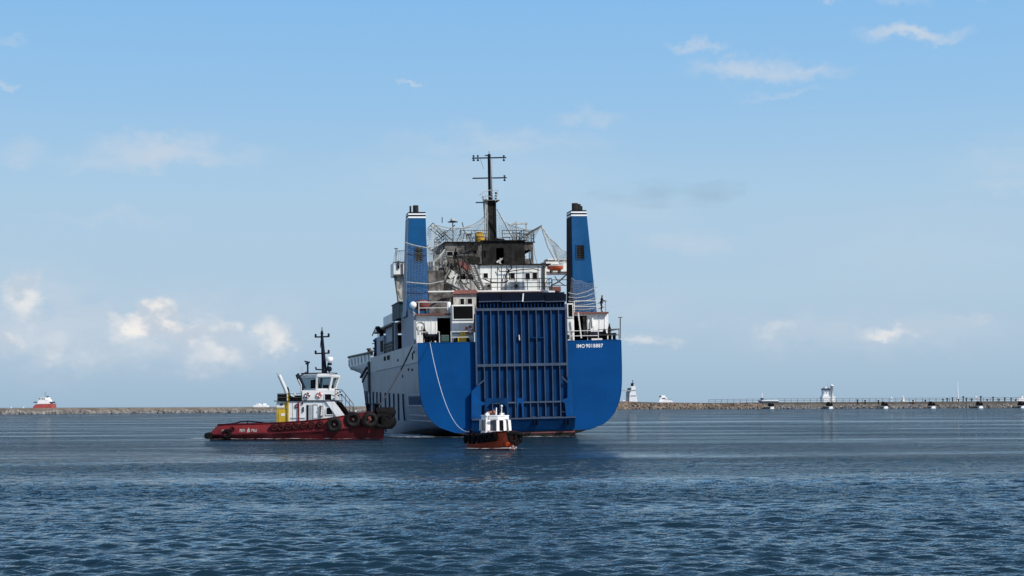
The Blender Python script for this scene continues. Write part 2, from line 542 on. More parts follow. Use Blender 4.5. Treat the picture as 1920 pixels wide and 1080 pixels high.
    hgt = M('MULTIPLY', hgt, a.outputs['Fac'], nodes=nn, links=ll)
    bp = nn.new('ShaderNodeBump')
    bp.inputs['Strength'].default_value = 1.0
    bp.inputs['Distance'].default_value = 1.0
    ll.new(hgt, bp.inputs['Height'])
    # dark blue body seen through the surface, sky mirrored by it; a rough sea mirrors less than a flat one
    body = nn.new('ShaderNodeBsdfDiffuse')
    body.inputs['Color'].default_value = (0.007, 0.025, 0.042, 1)
    glo = nn.new('ShaderNodeBsdfGlossy')
    glo.inputs['Roughness'].default_value = 0.05
    glo.inputs['Color'].default_value = (0.97, 0.97, 0.96, 1)
    fr = nn.new('ShaderNodeFresnel')
    fr.inputs['IOR'].default_value = 1.333
    ll.new(bp.outputs[0], glo.inputs['Normal'])
    ll.new(bp.outputs[0], fr.inputs['Normal'])
    ms_ = nn.new('ShaderNodeMixShader')
    ll.new(M('MULTIPLY', fr.outputs[0], 0.93, nodes=nn, links=ll), ms_.inputs[0])
    ll.new(body.outputs[0], ms_.inputs[1])
    ll.new(glo.outputs[0], ms_.inputs[2])
    ll.new(ms_.outputs[0], nn['Material Output'].inputs['Surface'])
    me.materials.append(mt)
    tag(o, 'choppy dark blue harbour water under the ships', 'water', kind='structure')


build_water()

# ------------------------------------------------------------------ breakwater and pier
BWA = [(-900, 640), (-228, 716), (-150, 830), (-60, 1010), (90, 1235), (380, 1150), (900, 1060)]    # (x, y) of the harbour-side waterline


def bw_pt(u):
    n = len(BWA) - 1
    k = min(int(u * n), n - 1)
    f = u * n - k
    return Vector((lerp(BWA[k][0], BWA[k + 1][0], f), lerp(BWA[k][1], BWA[k + 1][1], f), 0))


def along(x):
    for (x0, y0), (x1, y1) in zip(BWA, BWA[1:]):
        if x <= x1:
            return y0 + (y1 - y0) * (x - x0) / (x1 - x0)
    return BWA[-1][1]


bw_top = [(-900, 3.0), (-228, 2.75), (-160, 2.75), (-90, 2.9), (20, 4.6), (85, 6.2), (110, 5.2), (150, 4.6), (190, 4.9), (900, 5.2)]
breakwater = tag(empty('breakwater', (0, along(0), 0)), 'long low stone breakwater with a concrete top behind the ship', 'breakwater')
bo = Vector((0, along(0), 0))
XS = np.arange(-500, 560, 4.0)
mb = MB()
prof = [(-1.0, -2.0), (3.2, .55), (6.0, .62), (6.2, .93), (7.6, .95), (7.7, 1.0), (10.5, 1.0), (11.0, .4), (18, -2)]
vs, fs = [], []
for i, x in enumerate(XS):
    y = along(x)
    h = interp(bw_top, x)
    for (d, k) in prof:
        jit = random.uniform(-.12, .12) if 0 < k < 1 else 0
        vs.append(Vector((x, y + d, k * h if k > -1 else k)) - bo)
K = len(prof)
for i in range(len(XS) - 1):
    for j in range(K - 1):
        fs.append((i * K + j, (i + 1) * K + j, (i + 1) * K + j + 1, i * K + j + 1))
mb.add(vs, fs)
mb.build('concrete_wall', m_concrete, breakwater)


def rock(mb, c, s):
    p = []
    for k in range(8):
        sx, sy, sz = (k & 1) * 2 - 1, (k >> 1 & 1) * 2 - 1, (k >> 2 & 1) * 2 - 1
        p.append(Vector((sx * random.uniform(.55, 1), sy * random.uniform(.55, 1), sz * random.uniform(.45, .85))) * s)
    e = Euler((random.uniform(0, 6), random.uniform(0, 6), random.uniform(0, 6))).to_matrix()
    p = [e @ q + c for q in p]
    mb.hexa([p[0], p[1], p[3], p[2], p[4], p[5], p[7], p[6]])


for nm, mt, x0, x1, n, sz in (('grey_boulders', m_rock, -330, 30, 2200, (.45, 1.1)), ('brown_boulders', m_rockbrown, 20, 190, 1300, (.5, 1.3)),
                              ('dark_boulders', m_rock, 150, 520, 2600, (.5, 1.3))):
    mb = MB()
    for k in range(n):
        x = random.uniform(x0, x1)
        h = interp(bw_top, x)
        u = random.random()
        c = Vector((x, along(x) - 2.6 + u * 7.5, u * (0.72 if nm == 'brown_boulders' else .46) * h - 0.1)) - bo
        rock(mb, c, random.uniform(*sz))
    o = mb.build(nm, mt, breakwater)
    o['kind'] = 'stuff'

# railing along the pier on the far section
mb = MB()
px = 150.0
while px < 480:
    y = along(px) + 7.4
    h = interp(bw_top, px)
    p = Vector((px, y, h)) - bo
    mb.bar(p, p + Vector((0, 0, 2.6)), .30)
    px += 4.6
for dz in (1.3, 2.55):
    for a in range(150, 476, 25):
        p = Vector((a, along(a) + 7.4, interp(bw_top, a) + dz)) - bo
        q = Vector((a + 25, along(a + 25) + 7.4, interp(bw_top, a + 25) + dz)) - bo
        mb.bar(p, q, .22)
mb.build('railing', m_concrete, breakwater)


DOL = ['white based mooring dolphin beside the dark boat at the pier end', 'white based mooring dolphin in front of the harbour building', 'white based mooring dolphin between the workboat and the harbour building', 'white based mooring dolphin between the workboat and the slender mast', 'white based mooring dolphin among the dark posts past the slender mast', 'white based mooring dolphin below the low white launch']


def dolphin(px, k, lab):
    Y = 1100
    for _ in range(3):
        p = W(px, 766, Y)
        Y = along(p.x) - 4.5
    p = W(px, 766, Y)
    t = tag(empty('mooring_dolphin', (p.x, p.y, 0)), lab, 'dolphin', 'mooring dolphins along the pier')
    MB().hexa([(-1.7, -2, -1), (1.9, -2, -1), (1.9, 2, -1), (-1.7, 2, -1), (-.9, -1.5, 1.7), (1.3, -1.5, 1.9), (1.3, 1.5, 1.9), (-.9, 1.5, 1.7)]).build('base', m_farwhite, t)
    MB().box(-2.6 - .4 * k, 1.5, -1.8, 1.8, 1.9, 3.6).box(-2.4, -.6, -1.2, 1.2, 3.6, 5.0).box(.3, 1.2, -.5, .5, 3.6, 4.4).build('cap', m_dark, t)


for k, px in enumerate((1447, 1557, 1660, 1749, 1838, 1917)):
    dolphin(px, k % 2, DOL[k])

# ------------------------------------------------------------------ far vessels and buildings beyond the breakwater


def far_thing(name, px, Y, label, cat, group=None):
    p = W(px, 760, Y)
    return tag(empty(name, (p.x, Y, 0)), label, cat, group)


def fx(root, px, py):
    p = W(px, py, root.location.y)
    return p.x - root.location.x, p.z


def fbox(root, name, mat, x0, y0, x1, y1, d0=-3, d1=3, bevel=0):
    a, za = fx(root, x0, y0)
    b, zb = fx(root, x1, y1)
    return MB().box(a, b, d0, d1, zb, za).build(name, mat, root, bevel)


def fpoly(root, name, mat, pts, d0=-3, d1=3):
    poly = []
    for x, y in pts:
        a, z = fx(root, x, y)
        poly.append((a, d0, z))
    return MB().prism(poly, (0, d1 - d0, 0)).build(name, mat, root)


# red cargo vessel at the far left
t = far_thing('red_cargo_vessel', 84, 1150, 'far red hulled ship with white wheelhouse behind the breakwater', 'ship')
fpoly(t, 'hull', m_farred, [(65, 769), (67, 762), (72, 758), (101, 757), (101.5, 769)], -6, 6)
fpoly(t, 'superstructure', m_farwhite, [(73, 757), (74, 751), (78, 749), (94, 749), (96, 754), (98, 757)], -4, 4)
fpoly(t, 'wheelhouse', m_farwhite, [(76, 749), (77, 746), (92, 745), (93, 749)], -3, 3)
for a, b in ((75.5, 78.5), (80, 83), (84, 86.5)):
    fbox(t, 'window', m_dark, a, 747, b, 749, -3.2, -3)
fbox(t, 'funnel', m_farblue, 88, 742.5, 91, 746, -1, 1)
fbox(t, 'bridge_wing', m_farblue, 66, 753.2, 73, 755.2, -4, 2)
fbox(t, 'bridge_wing', m_farblue, 96, 753.2, 102, 756, -4, 2)
fbox(t, 'mast', m_tuggrey, 84.5, 734, 85.7, 746, -.3, .3)
fbox(t, 'yard', m_tuggrey, 83, 738.6, 87, 739.6, -.2, .2)
# white vessel peeping over the breakwater near the tug
t = far_thing('white_coaster', 490, 1350, 'far white vessel peeping over the breakwater beside the tug', 'ship')
fpoly(t, 'hull', m_farwhite, [(476, 768), (477, 760.5), (481, 759), (502, 760), (504, 768)], -5, 5)
fpoly(t, 'wheelhouse', m_farwhite, [(481, 760), (483, 756), (486, 756.5), (490, 758.5), (491, 760)], -3, 3)
fbox(t, 'deck_house', m_farwhite, 494, 756.5, 499, 760, -2, 2)
fbox(t, 'window', m_dark, 483.5, 757.2, 486, 758.2, -3.2, -3)
# tall white superstructure next to the transom
t = far_thing('white_tower_ship', 1184, 1420, 'far ship showing a tall white stepped superstructure behind brown rocks', 'ship')
fpoly(t, 'tower', m_farwhite, [(1179, 756), (1180, 737), (1182, 725), (1190.5, 723.5), (1191.5, 736), (1193, 744), (1195, 756)], -5, 5)
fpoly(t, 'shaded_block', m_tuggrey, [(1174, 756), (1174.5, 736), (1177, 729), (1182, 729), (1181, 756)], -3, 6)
fpoly(t, 'deck_house', m_farwhite, [(1164, 756), (1168, 749.5), (1172, 751), (1176, 756)], -4, 4)
fbox(t, 'main_deck', m_farrust, 1158, 754, 1206, 768, -6, 7)
fbox(t, 'crane_boom', m_tuggrey, 1160, 731.8, 1183, 733.6, -5.8, -5.1)
fbox(t, 'wheelhouse', m_farblue, 1177, 727.6, 1183, 730, -5.5, 5)
fbox(t, 'funnel', m_dark, 1183, 719, 1187.5, 724, -2, 2)
fbox(t, 'mast', m_farblue, 1185.6, 712.5, 1187, 720, -.3, .3)
fbox(t, 'yard', m_farblue, 1183, 718.2, 1189, 719.4, -.2, .2)
for y in (731, 741.2):
    fbox(t, 'deck_line', m_tuggrey, 1182, y, 1192, y + 1.1, -5.4, -5)
# white cruiser
t = far_thing('white_motor_yacht', 1248, 1400, 'far low white motor vessel with stepped cabins above rocks', 'yacht')
fpoly(t, 'hull', m_farwhite, [(1231, 754), (1240, 752), (1246, 749.5), (1258, 750.5), (1262, 754), (1262, 768), (1231, 768)], -4, 4)
fpoly(t, 'cabin', m_farwhite, [(1235, 753), (1237, 746), (1241, 744), (1249, 744.5), (1252, 749), (1253, 753)], -3, 3)
fpoly(t, 'wheelhouse', m_farwhite, [(1236, 745.5), (1237, 741.5), (1246, 741), (1248, 745.5)], -2, 2)
fbox(t, 'window', m_dark, 1236, 742, 1239.5, 744, -2.4, -2)
fbox(t, 'window', m_dark, 1241, 746.3, 1247, 747.6, -3.3, -3)
fbox(t, 'rail_band', m_tuggrey, 1246, 748, 1259, 749.2, -4.3, -4)
fbox(t, 'rusty_patch', m_farrust, 1240, 754.5, 1264, 764, -4.6, -4.05)
# dark hulled boat at the end of the pier
t = far_thing('fishing_boat', 1442, 1190, 'far dark boat with raised bow and white rail at the pier end', 'boat')
fpoly(t, 'hull', m_farblue, [(1421.5, 750.5), (1428, 752), (1458, 752), (1460, 756), (1426, 756)], -3, 3)
fpoly(t, 'bulwark', m_farwhite, [(1427, 752), (1427, 750.5), (1458, 749.5), (1459, 752.2)], -3.1, 3.1)
fbox(t, 'wheelhouse', m_farblue, 1426.5, 746, 1431, 750.6, -1.5, 1.5)
fbox(t, 'mast', m_farwhite, 1428.2, 737.5, 1429.6, 746, -.3, .3)
# harbour control building
t = far_thing('harbour_building', 1551, 1230, 'far white harbour building with round tower and dark balcony on the pier', 'building')
fbox(t, 'block', m_farwhite, 1540, 743, 1564, 757, -5, 5)
fbox(t, 'wing', m_farwhite, 1542, 731, 1556, 743, -4, 4)
fbox(t, 'balcony', m_farblue, 1541.5, 728.4, 1557, 731, -5, 4)
fbox(t, 'lantern_room', m_farwhite, 1545, 725.6, 1553, 728.4, -3, 3)
a, za = fx(t, 1557.3, 724); b, zb = fx(t, 1557.3, 752)
MB().lathe([(1.15, zb), (1.0, za), (1.5, za), (1.5, za + .5), (.2, za + 1.2)], (a, -4.5, 0), n=12).build('tower', m_farwhite, t)
for x in (1542.5, 1547):
    fbox(t, 'window', m_tuggrey, x, 735, x + 1.6, 737.4, -4.2, -4)
fbox(t, 'antenna', m_tuggrey, 1551.4, 718.5, 1552, 726, -.2, .2)
# small white craft and masts along the pier
t = far_thing('white_workboat', 1700, 1290, 'far small white workboat with tall cabin behind the pier', 'boat')
fpoly(t, 'hull', m_farwhite, [(1691, 757), (1690, 750), (1696, 752.4), (1708, 752.4), (1714, 750.6), (1713, 757)], -2, 2)
fbox(t, 'cabin', m_farwhite, 1692, 745.4, 1695.4, 752, -1.2, 1.2)
fbox(t, 'mast', m_farwhite, 1693, 741, 1694, 746, -.2, .2)
t = far_thing('signal_mast', 1795, 1300, 'far tall slender white mast rising behind the pier', 'mast')
a, za = fx(t, 1795.2, 716); b, zb = fx(t, 1795.2, 757)
MB().lathe([(.55, zb), (.5, lerp(zb, za, .5)), (.2, za)], (a, 0, 0), n=8).build('pole', m_farwhite, t)
fbox(t, 'base', m_farwhite, 1793.6, 750, 1797, 757, -.8, .8)
t = far_thing('navigation_light', 1671.5, 1300, 'far short white beacon post beside the small workboat behind the pier', 'beacon', 'beacon posts behind the pier')
fbox(t, 'post', m_farwhite, 1670.6, 743, 1672.4, 757, -.5, .5)
fbox(t, 'lamp', m_farwhite, 1669.8, 746, 1673.2, 748.6, -.8, .8)
t = far_thing('navigation_light', 1830, 1300, 'far short white beacon post among dark posts past the slender mast', 'beacon', 'beacon posts behind the pier')
fbox(t, 'post', m_farwhite, 1829, 742.5, 1831, 757, -.5, .5)
fbox(t, 'lamp', m_farwhite, 1828.2, 744, 1831.8, 746.6, -.8, .8)
t = far_thing('white_launch', 1909, 1290, 'far low white launch with dark hull line near the last dolphin', 'boat')
fpoly(t, 'hull', m_farwhite, [(1903, 752), (1906, 746.6), (1918, 746.4), (1926, 745), (1924, 752)], -2, 2)
fbox(t, 'cabin', m_farwhite, 1914, 742.6, 1918, 746.6, -1, 1)
fbox(t, 'mast', m_tuggrey, 1915.6, 738.5, 1916.4, 743, -.2, .2)
for k, (x, y) in enumerate(((1786, 745), (1797, 748), (1806, 743), (1812, 745.6), (1839, 742.6), (1862, 744), (1884, 745), (1622, 750), (1608, 749), (1735, 749.5), (1768, 748), (1776, 746.5), (1822, 747), (1851, 748), (1873, 747.5), (1896, 746), (1905, 748.5), (1647, 750.5), (1712, 750))):
    t = far_thing('bollard_post', x, 1180, 'far dark upright post standing on the pier edge', 'post', 'dark posts along the pier')
    fpoly(t, 'shaft', m_dark, [(x - .9, 758), (x - .7, y + 1), (x + .7, y + 1), (x + .9, 758)], -.5, .5)
    fbox(t, 'head', m_dark, x - 1.3, y, x + 1.3, y + 2, -.7, .7)
for k, x in enumerate((21, 44.3)):
    t = far_thing('channel_marker', x, 735, 'far small white marker post on the breakwater near the red ship', 'marker', 'white markers on the breakwater')
    fpoly(t, 'post', m_farwhite, [(x - .9, 766.5), (x - .5, 762.4), (x + .5, 762.4), (x + .9, 766.5)], -.3, .3)

# ------------------------------------------------------------------ the ro-ro ship
SHIP_A = math.atan(570.0 / F)
ship = empty('cargo_ship', (1.02, 157.0, 0.0), (0, R(-1.1), SHIP_A))
ship.rotation_mode = 'XYZ'
tag(ship, 'large blue and grey roll-on cargo ship with closed stern ramp and burnt bridge', 'ship')
SHIP_M = Matrix.Translation(ship.location) @ Matrix.Rotation(SHIP_A, 4, 'Z') @ Matrix.Rotation(R(-1.1), 4, 'Y')
SHIP_I = SHIP_M.inverted()
_co = SHIP_I @ Vector((0, 0, CAM_H))


def S(px, py, t):
    """ship-local point on the athwartship plane t metres forward of the transom"""
    d = SHIP_I.to_3x3() @ ray(px, py)
    return _co + d * ((t - _co.y) / d.y)


def SS(px, py, s):
    """ship-local point on the fore-and-aft plane s metres to starboard"""
    d = SHIP_I.to_3x3() @ ray(px, py)
    return _co + d * ((s - _co.x) / d.x)


def rect(x0, y0, x1, y1, t):
    a, b, c, d = S(x0, y0, t), S(x1, y0, t), S(x0, y1, t), S(x1, y1, t)
    return (a.x + c.x) / 2, (b.x + d.x) / 2, (c.z + d.z) / 2, (a.z + b.z) / 2     # s0 s1 z0 z1


def sbox(name, mat, x0, y0, x1, y1, t, depth, parent=None, bevel=0.0):
    s0, s1, z0, z1 = rect(x0, y0, x1, y1, t)
    return MB().box(s0, s1, t, t + depth, z0, z1).build(name, mat, parent or ship, bevel)


def spoly(name, mat, pts, t, depth, parent=None):
    return MB().prism([S(x, y, t) for x, y in pts], (0, depth, 0)).build(name, mat, parent or ship)


def strip(name, mat, pts, t, w, parent=None):
    return MB().tube([S(x, y, t) for x, y in pts], w, 5).build(name, mat, parent or ship)


def railing(name, mat, pts, h=1.1, rails=3, gap=1.5, r=.028, parent=None):
    pts = [Vector(p) for p in pts]
    mb = MB()
    for p, q in zip(pts, pts[1:]):
        n = max(1, int((q - p).length / gap))
        for k in range(n + 1):
            a = p.lerp(q, k / n)
            mb.bar(a, a + Vector((0, 0, h)), r * 2)
        for k in range(rails):
            z = Vector((0, 0, h * (k + 1) / rails))
            mb.bar(p + z, q + z, r * 2)
    return mb.build(name, mat, parent or ship)


# hull ----------------------------------------------------------------
HB = 10.12
ZL = [9.35, 8.9, 8.55, 8.2, 7.8, 7.5, 6.8, 6.0, 5.2, 4.6, 4.0, 3.4, 2.8, 2.3, 1.9, 1.5, 1.15, .85, .6, .4, .2, .02, -.12, -.25, -.5, -1, -1.8, -2.6]
TRN = [(-.3, 0), (-.26, 2.0), (-.12, 3.6), (.02, 4.4), (.2, 5.1), (.4, 5.9), (.6, 6.6), (.85, 7.3), (1.15, 8.1), (1.5, 8.6), (1.9, 9.0), (2.3, 9.3),
       (2.8, 9.58), (3.4, 9.8), (4.0, 9.94), (4.6, 10.02), (5.2, 10.07), (6, 10.1), (7, 10.12), (9.35, 10.12)]


def full_b(z):
    return HB if z > 0 else HB - (z / 2.6) ** 2 * 4.0


def hull_b(z, t):
    b = lerp(interp(TRN, z), full_b(z), sst(t, 0, 17 + 6 * sst(-z, -1.6, 0)) ** .8)
    t0 = 40 + max(z, 0) * 2.0 + 18 * sst(z, 7.7, 8.7)
    te = 90 + z * .9
    if t > t0:
        b *= max(0.0, 1 - ((t - t0) / (te - t0)) ** 2.1)
    return b


TS = [0, .6, 1.5, 3, 5, 7.5, 10, 13, 16, 20, 26, 33, 40, 46, 52, 57, 62, 66, 70, 73, 76, 79, 82, 84, 86, 88, 90, 92, 94, 96, 97.5]
vs, fs = [], []
for t in TS:
    for sg in (-1, 1):
        for z in ZL:
            vs.append((sg * hull_b(z, t), t, z))
K = len(ZL)
for i in range(len(TS) - 1):
    for s in (0, 1):
        o0, o1 = (i * 2 + s) * K, ((i + 1) * 2 + s) * K
        for j in range(K - 1):
            fs.append((o0 + j, o1 + j, o1 + j + 1, o0 + j + 1))
m_hull, n, l, bs = new_mat('grey_hull_side_paint')
tcx = n.new('ShaderNodeTexCoord')
sp = n.new('ShaderNodeSeparateXYZ')
l.new(tcx.outputs['Object'], sp.inputs[0])


def _nz(sc, vec, off, d=5):
    mp = n.new('ShaderNodeMapping')
    mp.inputs['Scale'].default_value = vec
    mp.inputs['Location'].default_value = (off, off, off)
    l.new(tcx.outputs['Object'], mp.inputs['Vector'])
    x = n.new('ShaderNodeTexNoise')
    x.inputs['Scale'].default_value = sc
    x.inputs['Detail'].default_value = d
    l.new(mp.outputs[0], x.inputs['Vector'])
    return x.outputs['Fac']


up = mixc(ramp01(_nz(.3, (1, 1, 1), 2), .3, .7, n, l), (0.205, 0.235, 0.285), (0.275, 0.305, 0.35), n, l)
lo = mixc(ramp01(_nz(.35, (1, 1, .5), 5), .3, .7, n, l), (0.082, 0.122, 0.182), (0.125, 0.17, 0.24), n, l)
c = mixc(M('GREATER_THAN', M('ADD', sp.outputs[2], M('MULTIPLY', _nz(.8, (1, 1, 1), 3), .12, nodes=n, links=l), nodes=n, links=l), 7.56, nodes=n, links=l), lo, up, n, l)
c = mixc(M('MULTIPLY', ramp01(_nz(1.2, (1, 1, .08), 9), .52, .8, n, l), .45, nodes=n, links=l), c, (0.10, 0.10, 0.11), n, l)
c = mixc(M('MULTIPLY', ramp01(_nz(.7, (1, 1, .4), 15, 8), .64, .72, n, l), .8, nodes=n, links=l), c, (0.14, 0.085, 0.065), n, l)
# dark boot-top, raised towards the stern to paint in the overhang's shadow
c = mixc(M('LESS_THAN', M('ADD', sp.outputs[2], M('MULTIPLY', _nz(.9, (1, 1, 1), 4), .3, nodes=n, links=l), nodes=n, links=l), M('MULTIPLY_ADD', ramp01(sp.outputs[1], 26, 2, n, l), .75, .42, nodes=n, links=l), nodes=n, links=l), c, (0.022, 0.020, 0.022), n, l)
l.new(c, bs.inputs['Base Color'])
bs.inputs['Roughness'].default_value = .42
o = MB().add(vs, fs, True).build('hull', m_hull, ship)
o['label'] = 'weathered grey hull side'

# decks
mb = MB()
dk = [(0.02, 9.33)] + [(t, 9.33) for t in TS[1:] if t < 46] + [(46, 9.33)]
L = [Vector((-hull_b(9.3, t) + .02, t, z)) for t, z in dk]
Rr = [Vector((hull_b(9.3, t) - .02, t, z)) for t, z in dk]
nn_ = len(L)
mb.add(L + Rr, [(i, nn_ + i, nn_ + i + 1, i + 1) for i in range(nn_ - 1)])
fw = [t for t in TS if t >= 46]
L = [Vector((-hull_b(8.85, t), t, 8.85)) for t in fw]
Rr = [Vector((hull_b(8.85, t), t, 8.85)) for t in fw]
nn_ = len(L)
mb.add(L + Rr, [(i, nn_ + i, nn_ + i + 1, i + 1) for i in range(nn_ - 1)])
mb.build('main_deck', m_rustdeck, ship)

# transom: flat blue plate, the doorway in it covered by the ramp
mb = MB()
zz = [z for z in ZL if z > .6] + [.6]
vs = []
for z in zz:
    b = interp(TRN, z)
    vs += [(-b, -.03, z), (b, -.03, z)]
mb.add(vs, [(2 * i, 2 * i + 2, 2 * i + 3, 2 * i + 1) for i in range(len(zz) - 1)])
# rounded rim of the plate
for sg in (-1, 1):
    mb.tube([(sg * interp(TRN, z), .0, z) for z in zz], .06, 6)
mb.tube([(-10.12, 0, 9.35), (10.12, 0, 9.35)], .06, 6)
o = mb.build('transom', m_blue, ship)
o['label'] = 'flat bright blue transom plate'
mb = MB()
zq = [.6] + [z for z in ZL if -.3 < z < .6] + [-.3]
vs = []
for z in zq:
    b = interp(TRN, z)
    vs += [(-b, -.025, z), (b, -.025, z)]
mb.add(vs, [(2 * i, 2 * i + 2, 2 * i + 3, 2 * i + 1) for i in range(len(zq) - 1)])
mb.build('boot_top_shade', m_soot, ship)  # dark boot-top plate, blackened to paint in the shadow under the stern
# ballast stripe under the sill
s0, s1, z0, z1 = rect(905, 808, 1078, 814, -.06)
MB().box(s0 + 1.2, s1, -.085, -.035, .36, .52).build('boot_stripe', m_boot, ship)

# IMO number: two painted words
def lettering(text, px0, px1, py, parent):
    fc = bpy.data.curves.new('lettering', 'FONT')
    fc.body = text
    fc.size = 0.50
    fc.extrude = .012
    fc.offset = .007
    fc.space_character = 1.12
    fo = bpy.data.objects.new('lettering', fc)
    col.objects.link(fo)
    bpy.context.view_layer.update()
    wd = fo.dimensions.x
    me = bpy.data.meshes.new_from_object(fo.evaluated_get(bpy.context.evaluated_depsgraph_get()))
    bpy.data.objects.remove(fo)
    me.materials.clear()
    me.materials.append(m_farwhite)
    o = bpy.data.objects.new('ship_number', me)
    col.objects.link(o)
    o.parent = parent
    a, b = S(px0, py, -.05), S(px1, py, -.05)
    o.location = (a.x, -.05, a.z + .02)
    o.rotation_euler = (R(90), 0, 0)
    o.scale = ((b.x - a.x) / wd, 1, 1)


lettering('IMO', 1081, 1096, 652.5, ship)
lettering('9018887', 1098.3, 1130.5, 652, ship)

# stern ramp ------------------------------------------------------------
T0 = -.12
rs0, rs1, rz0, rz1 = rect(893, 580, 1063, 785, -.4)
ramp = MB().box(rs0, rs1, -.22, -.06, rz0, rz1).build('stern_ramp', m_rampblue, ship)
ramp['label'] = 'closed dark blue stern ramp with vertical stiffeners'
NR = 12
pitch = (rs1 - rs0) / NR
TP = -.50                                   # outer edge of the stiffeners
for k in range(NR + 1):
    s = rs0 + k * pitch
    w = .042 if 0 < k < NR else .08
    wob = random.uniform(-.03, .03)
    mb = MB()
    zs = [rz0, lerp(rz0, rz1, .35), lerp(rz0, rz1, .7), rz1]
    of = [0, wob, random.uniform(-.03, .03), 0]
    for i in range(3):
        p = []
        for zi, oi in ((zs[i], of[i]), (zs[i + 1], of[i + 1])):
            p += [(s - .02 + oi, -.22, zi), (s + .02 + oi, -.22, zi), (s + .02 + oi, TP, zi), (s - .02 + oi, TP, zi)]
        mb.hexa(p)
        p = []
        for zi, oi in ((zs[i], of[i]), (zs[i + 1], of[i + 1])):
            p += [(s - w + oi, TP, zi), (s + w + oi, TP, zi), (s + w + oi, TP - .03, zi), (s - w + oi, TP - .03, zi)]
        mb.hexa(p)
    mb.build('stiffener', m_ribblue, ramp)
for y0, y1 in ((577, 582), (681.5, 686.5), (753, 756)):
    _, _, za, zb = rect(893, y0, 1063, y1, -.6)
    MB().box(rs0, rs1, TP - .05, -.22, za, zb).build('cross_beam', m_ribblue, ramp)
# doubler plates low on the ramp: rounded lifting eyes between two ribs
for xa, xb in ((969, 980.5), (910, 952)):
    s0, s1, z0, z1 = rect(xa, 752, xb, 782, TP)
    arc = [(s0, z1 + .3), (s0, z0)] + [(s0 + .12, z0)] + [(lerp(s0, s1, .5) - math.cos(k * math.pi / 10) * ((s1 - s0) / 2 - .12), z1 - .75 + math.sin(k * math.pi / 10) * .6) for k in range(11)] + [(s1 - .12, z0), (s1, z0), (s1, z1 + .3)]
    MB().prism([(s, TP - .06, z) for s, z in arc], (0, -.03, 0)).build('lifting_eye', m_armblue if xa > 950 else m_rampblue, ramp)
# hinge arms on both edges
for pts in ([(884, 790), (884, 734), (893, 725), (897, 716), (900, 724), (901, 752), (909, 755), (909, 759), (903, 760), (902, 790)],
            [(1075, 785), (1072, 712), (1064, 706), (1064, 746), (1056, 749), (1053, 752), (1059, 756), (1062, 784)]):
    spoly('hinge_arm', m_armblue, pts, TP - .12, .10, ramp)
for p, q in (((897, 722), (908.5, 712)), ((1053, 706), (1064, 717))):
    MB().bar(S(*p, TP - .1), S(*q, TP - .1), .09, .12).build('brace', m_ribblue, ramp)
MB().bar(S(1053, 772, TP - .03), S(1061, 772, TP - .03), .05).build('step_rung', m_ribblue, ramp)
MB().bar(S(893, 694, TP - .03), S(893, 694, -.22), .05).build('latch', m_ribblue, ramp)
for x in (997, 1013, 1027, 1041):
    sbox('drain_plate', m_ribblue, x, 781, x + 9, 782.6, TP - .02, .1, ramp)
MB().bar(S(973, 628, TP + .12), S(974, 638, TP + .12), .09, .2).build('hook', m_railw, ramp)
s0, s1, z0, z1 = rect(996, 632, 1021, 634, -.5)
MB().box(s0, s1, -.5, -.22, z0, z1).build('flat_stiffener', m_rampblue, ramp)
# sill box below the ramp
s0, s1, z0, z1 = rect(884, 785, 1078, 806, -.5)
sill = MB().hexa([(s0, -.30, z0), (s1, -.30, z0), (s1, -.02, z0), (s0, -.02, z0), (s0, -.85, z1), (s1, -.85, z1), (s1, -.02, z1), (s0, -.02, z1)]).build('ramp_sill', m_rampblue, ship)
MB().box(s0, s1, -.92, -.80, z1 - .04, z1 + .10).build('sill_lip', m_ribblue, sill)
for x in (1001, 1007, 1060, 1066):
    sbox('hinge_lug', m_flap, x, 787, x + 2.6, 797, -.95, .3, sill)
# folded top flap: four dark leaves with a grating row under each
fl = MB().box(rs0 + .2, rs1 - .05, -.34, -.16, rz1, rz1 + 1.66).build('top_flap', m_flap, ramp)
xs = [897.5, 939.5, 980, 1022, 1062.5]
for k in range(4):
    lift = (3.2, .6, .4, 0)[k]
    pts = [(xs[k] + .6, 564.6), (xs[k] + .6, 552 + lift), (xs[k + 1] - .8, 551 + (lift if k else 1.2) * .3), (xs[k + 1] - .8, 563.4)]
    spoly('flap_leaf', m_flap, pts, -.62, .22, ramp)
    spoly('flap_edge', m_ribblue, [(xs[k] + .4, 566.6), (xs[k] + .4, 564.8), (xs[k + 1] - .6, 563.6), (xs[k + 1] - .6, 565.4)], -.72, .25, ramp)
    for j in range(6):
        x = xs[k] + 2 + j * 6.6
        sbox('grating_bar', m_rampblue, x, 567, x + 1.5, 576.5, -.56, .2, ramp)
MB().bar(S(981.2, 550, -.7), S(980, 565.5, -.7), .12, .05).build('leaf_joint', m_white, ramp)

# aft deckhouses on the mooring deck -------------------------------------
DZ1 = S(830, 591, 3.2).z                     # upper deck edge
DECK = 9.35
TW = 3.4
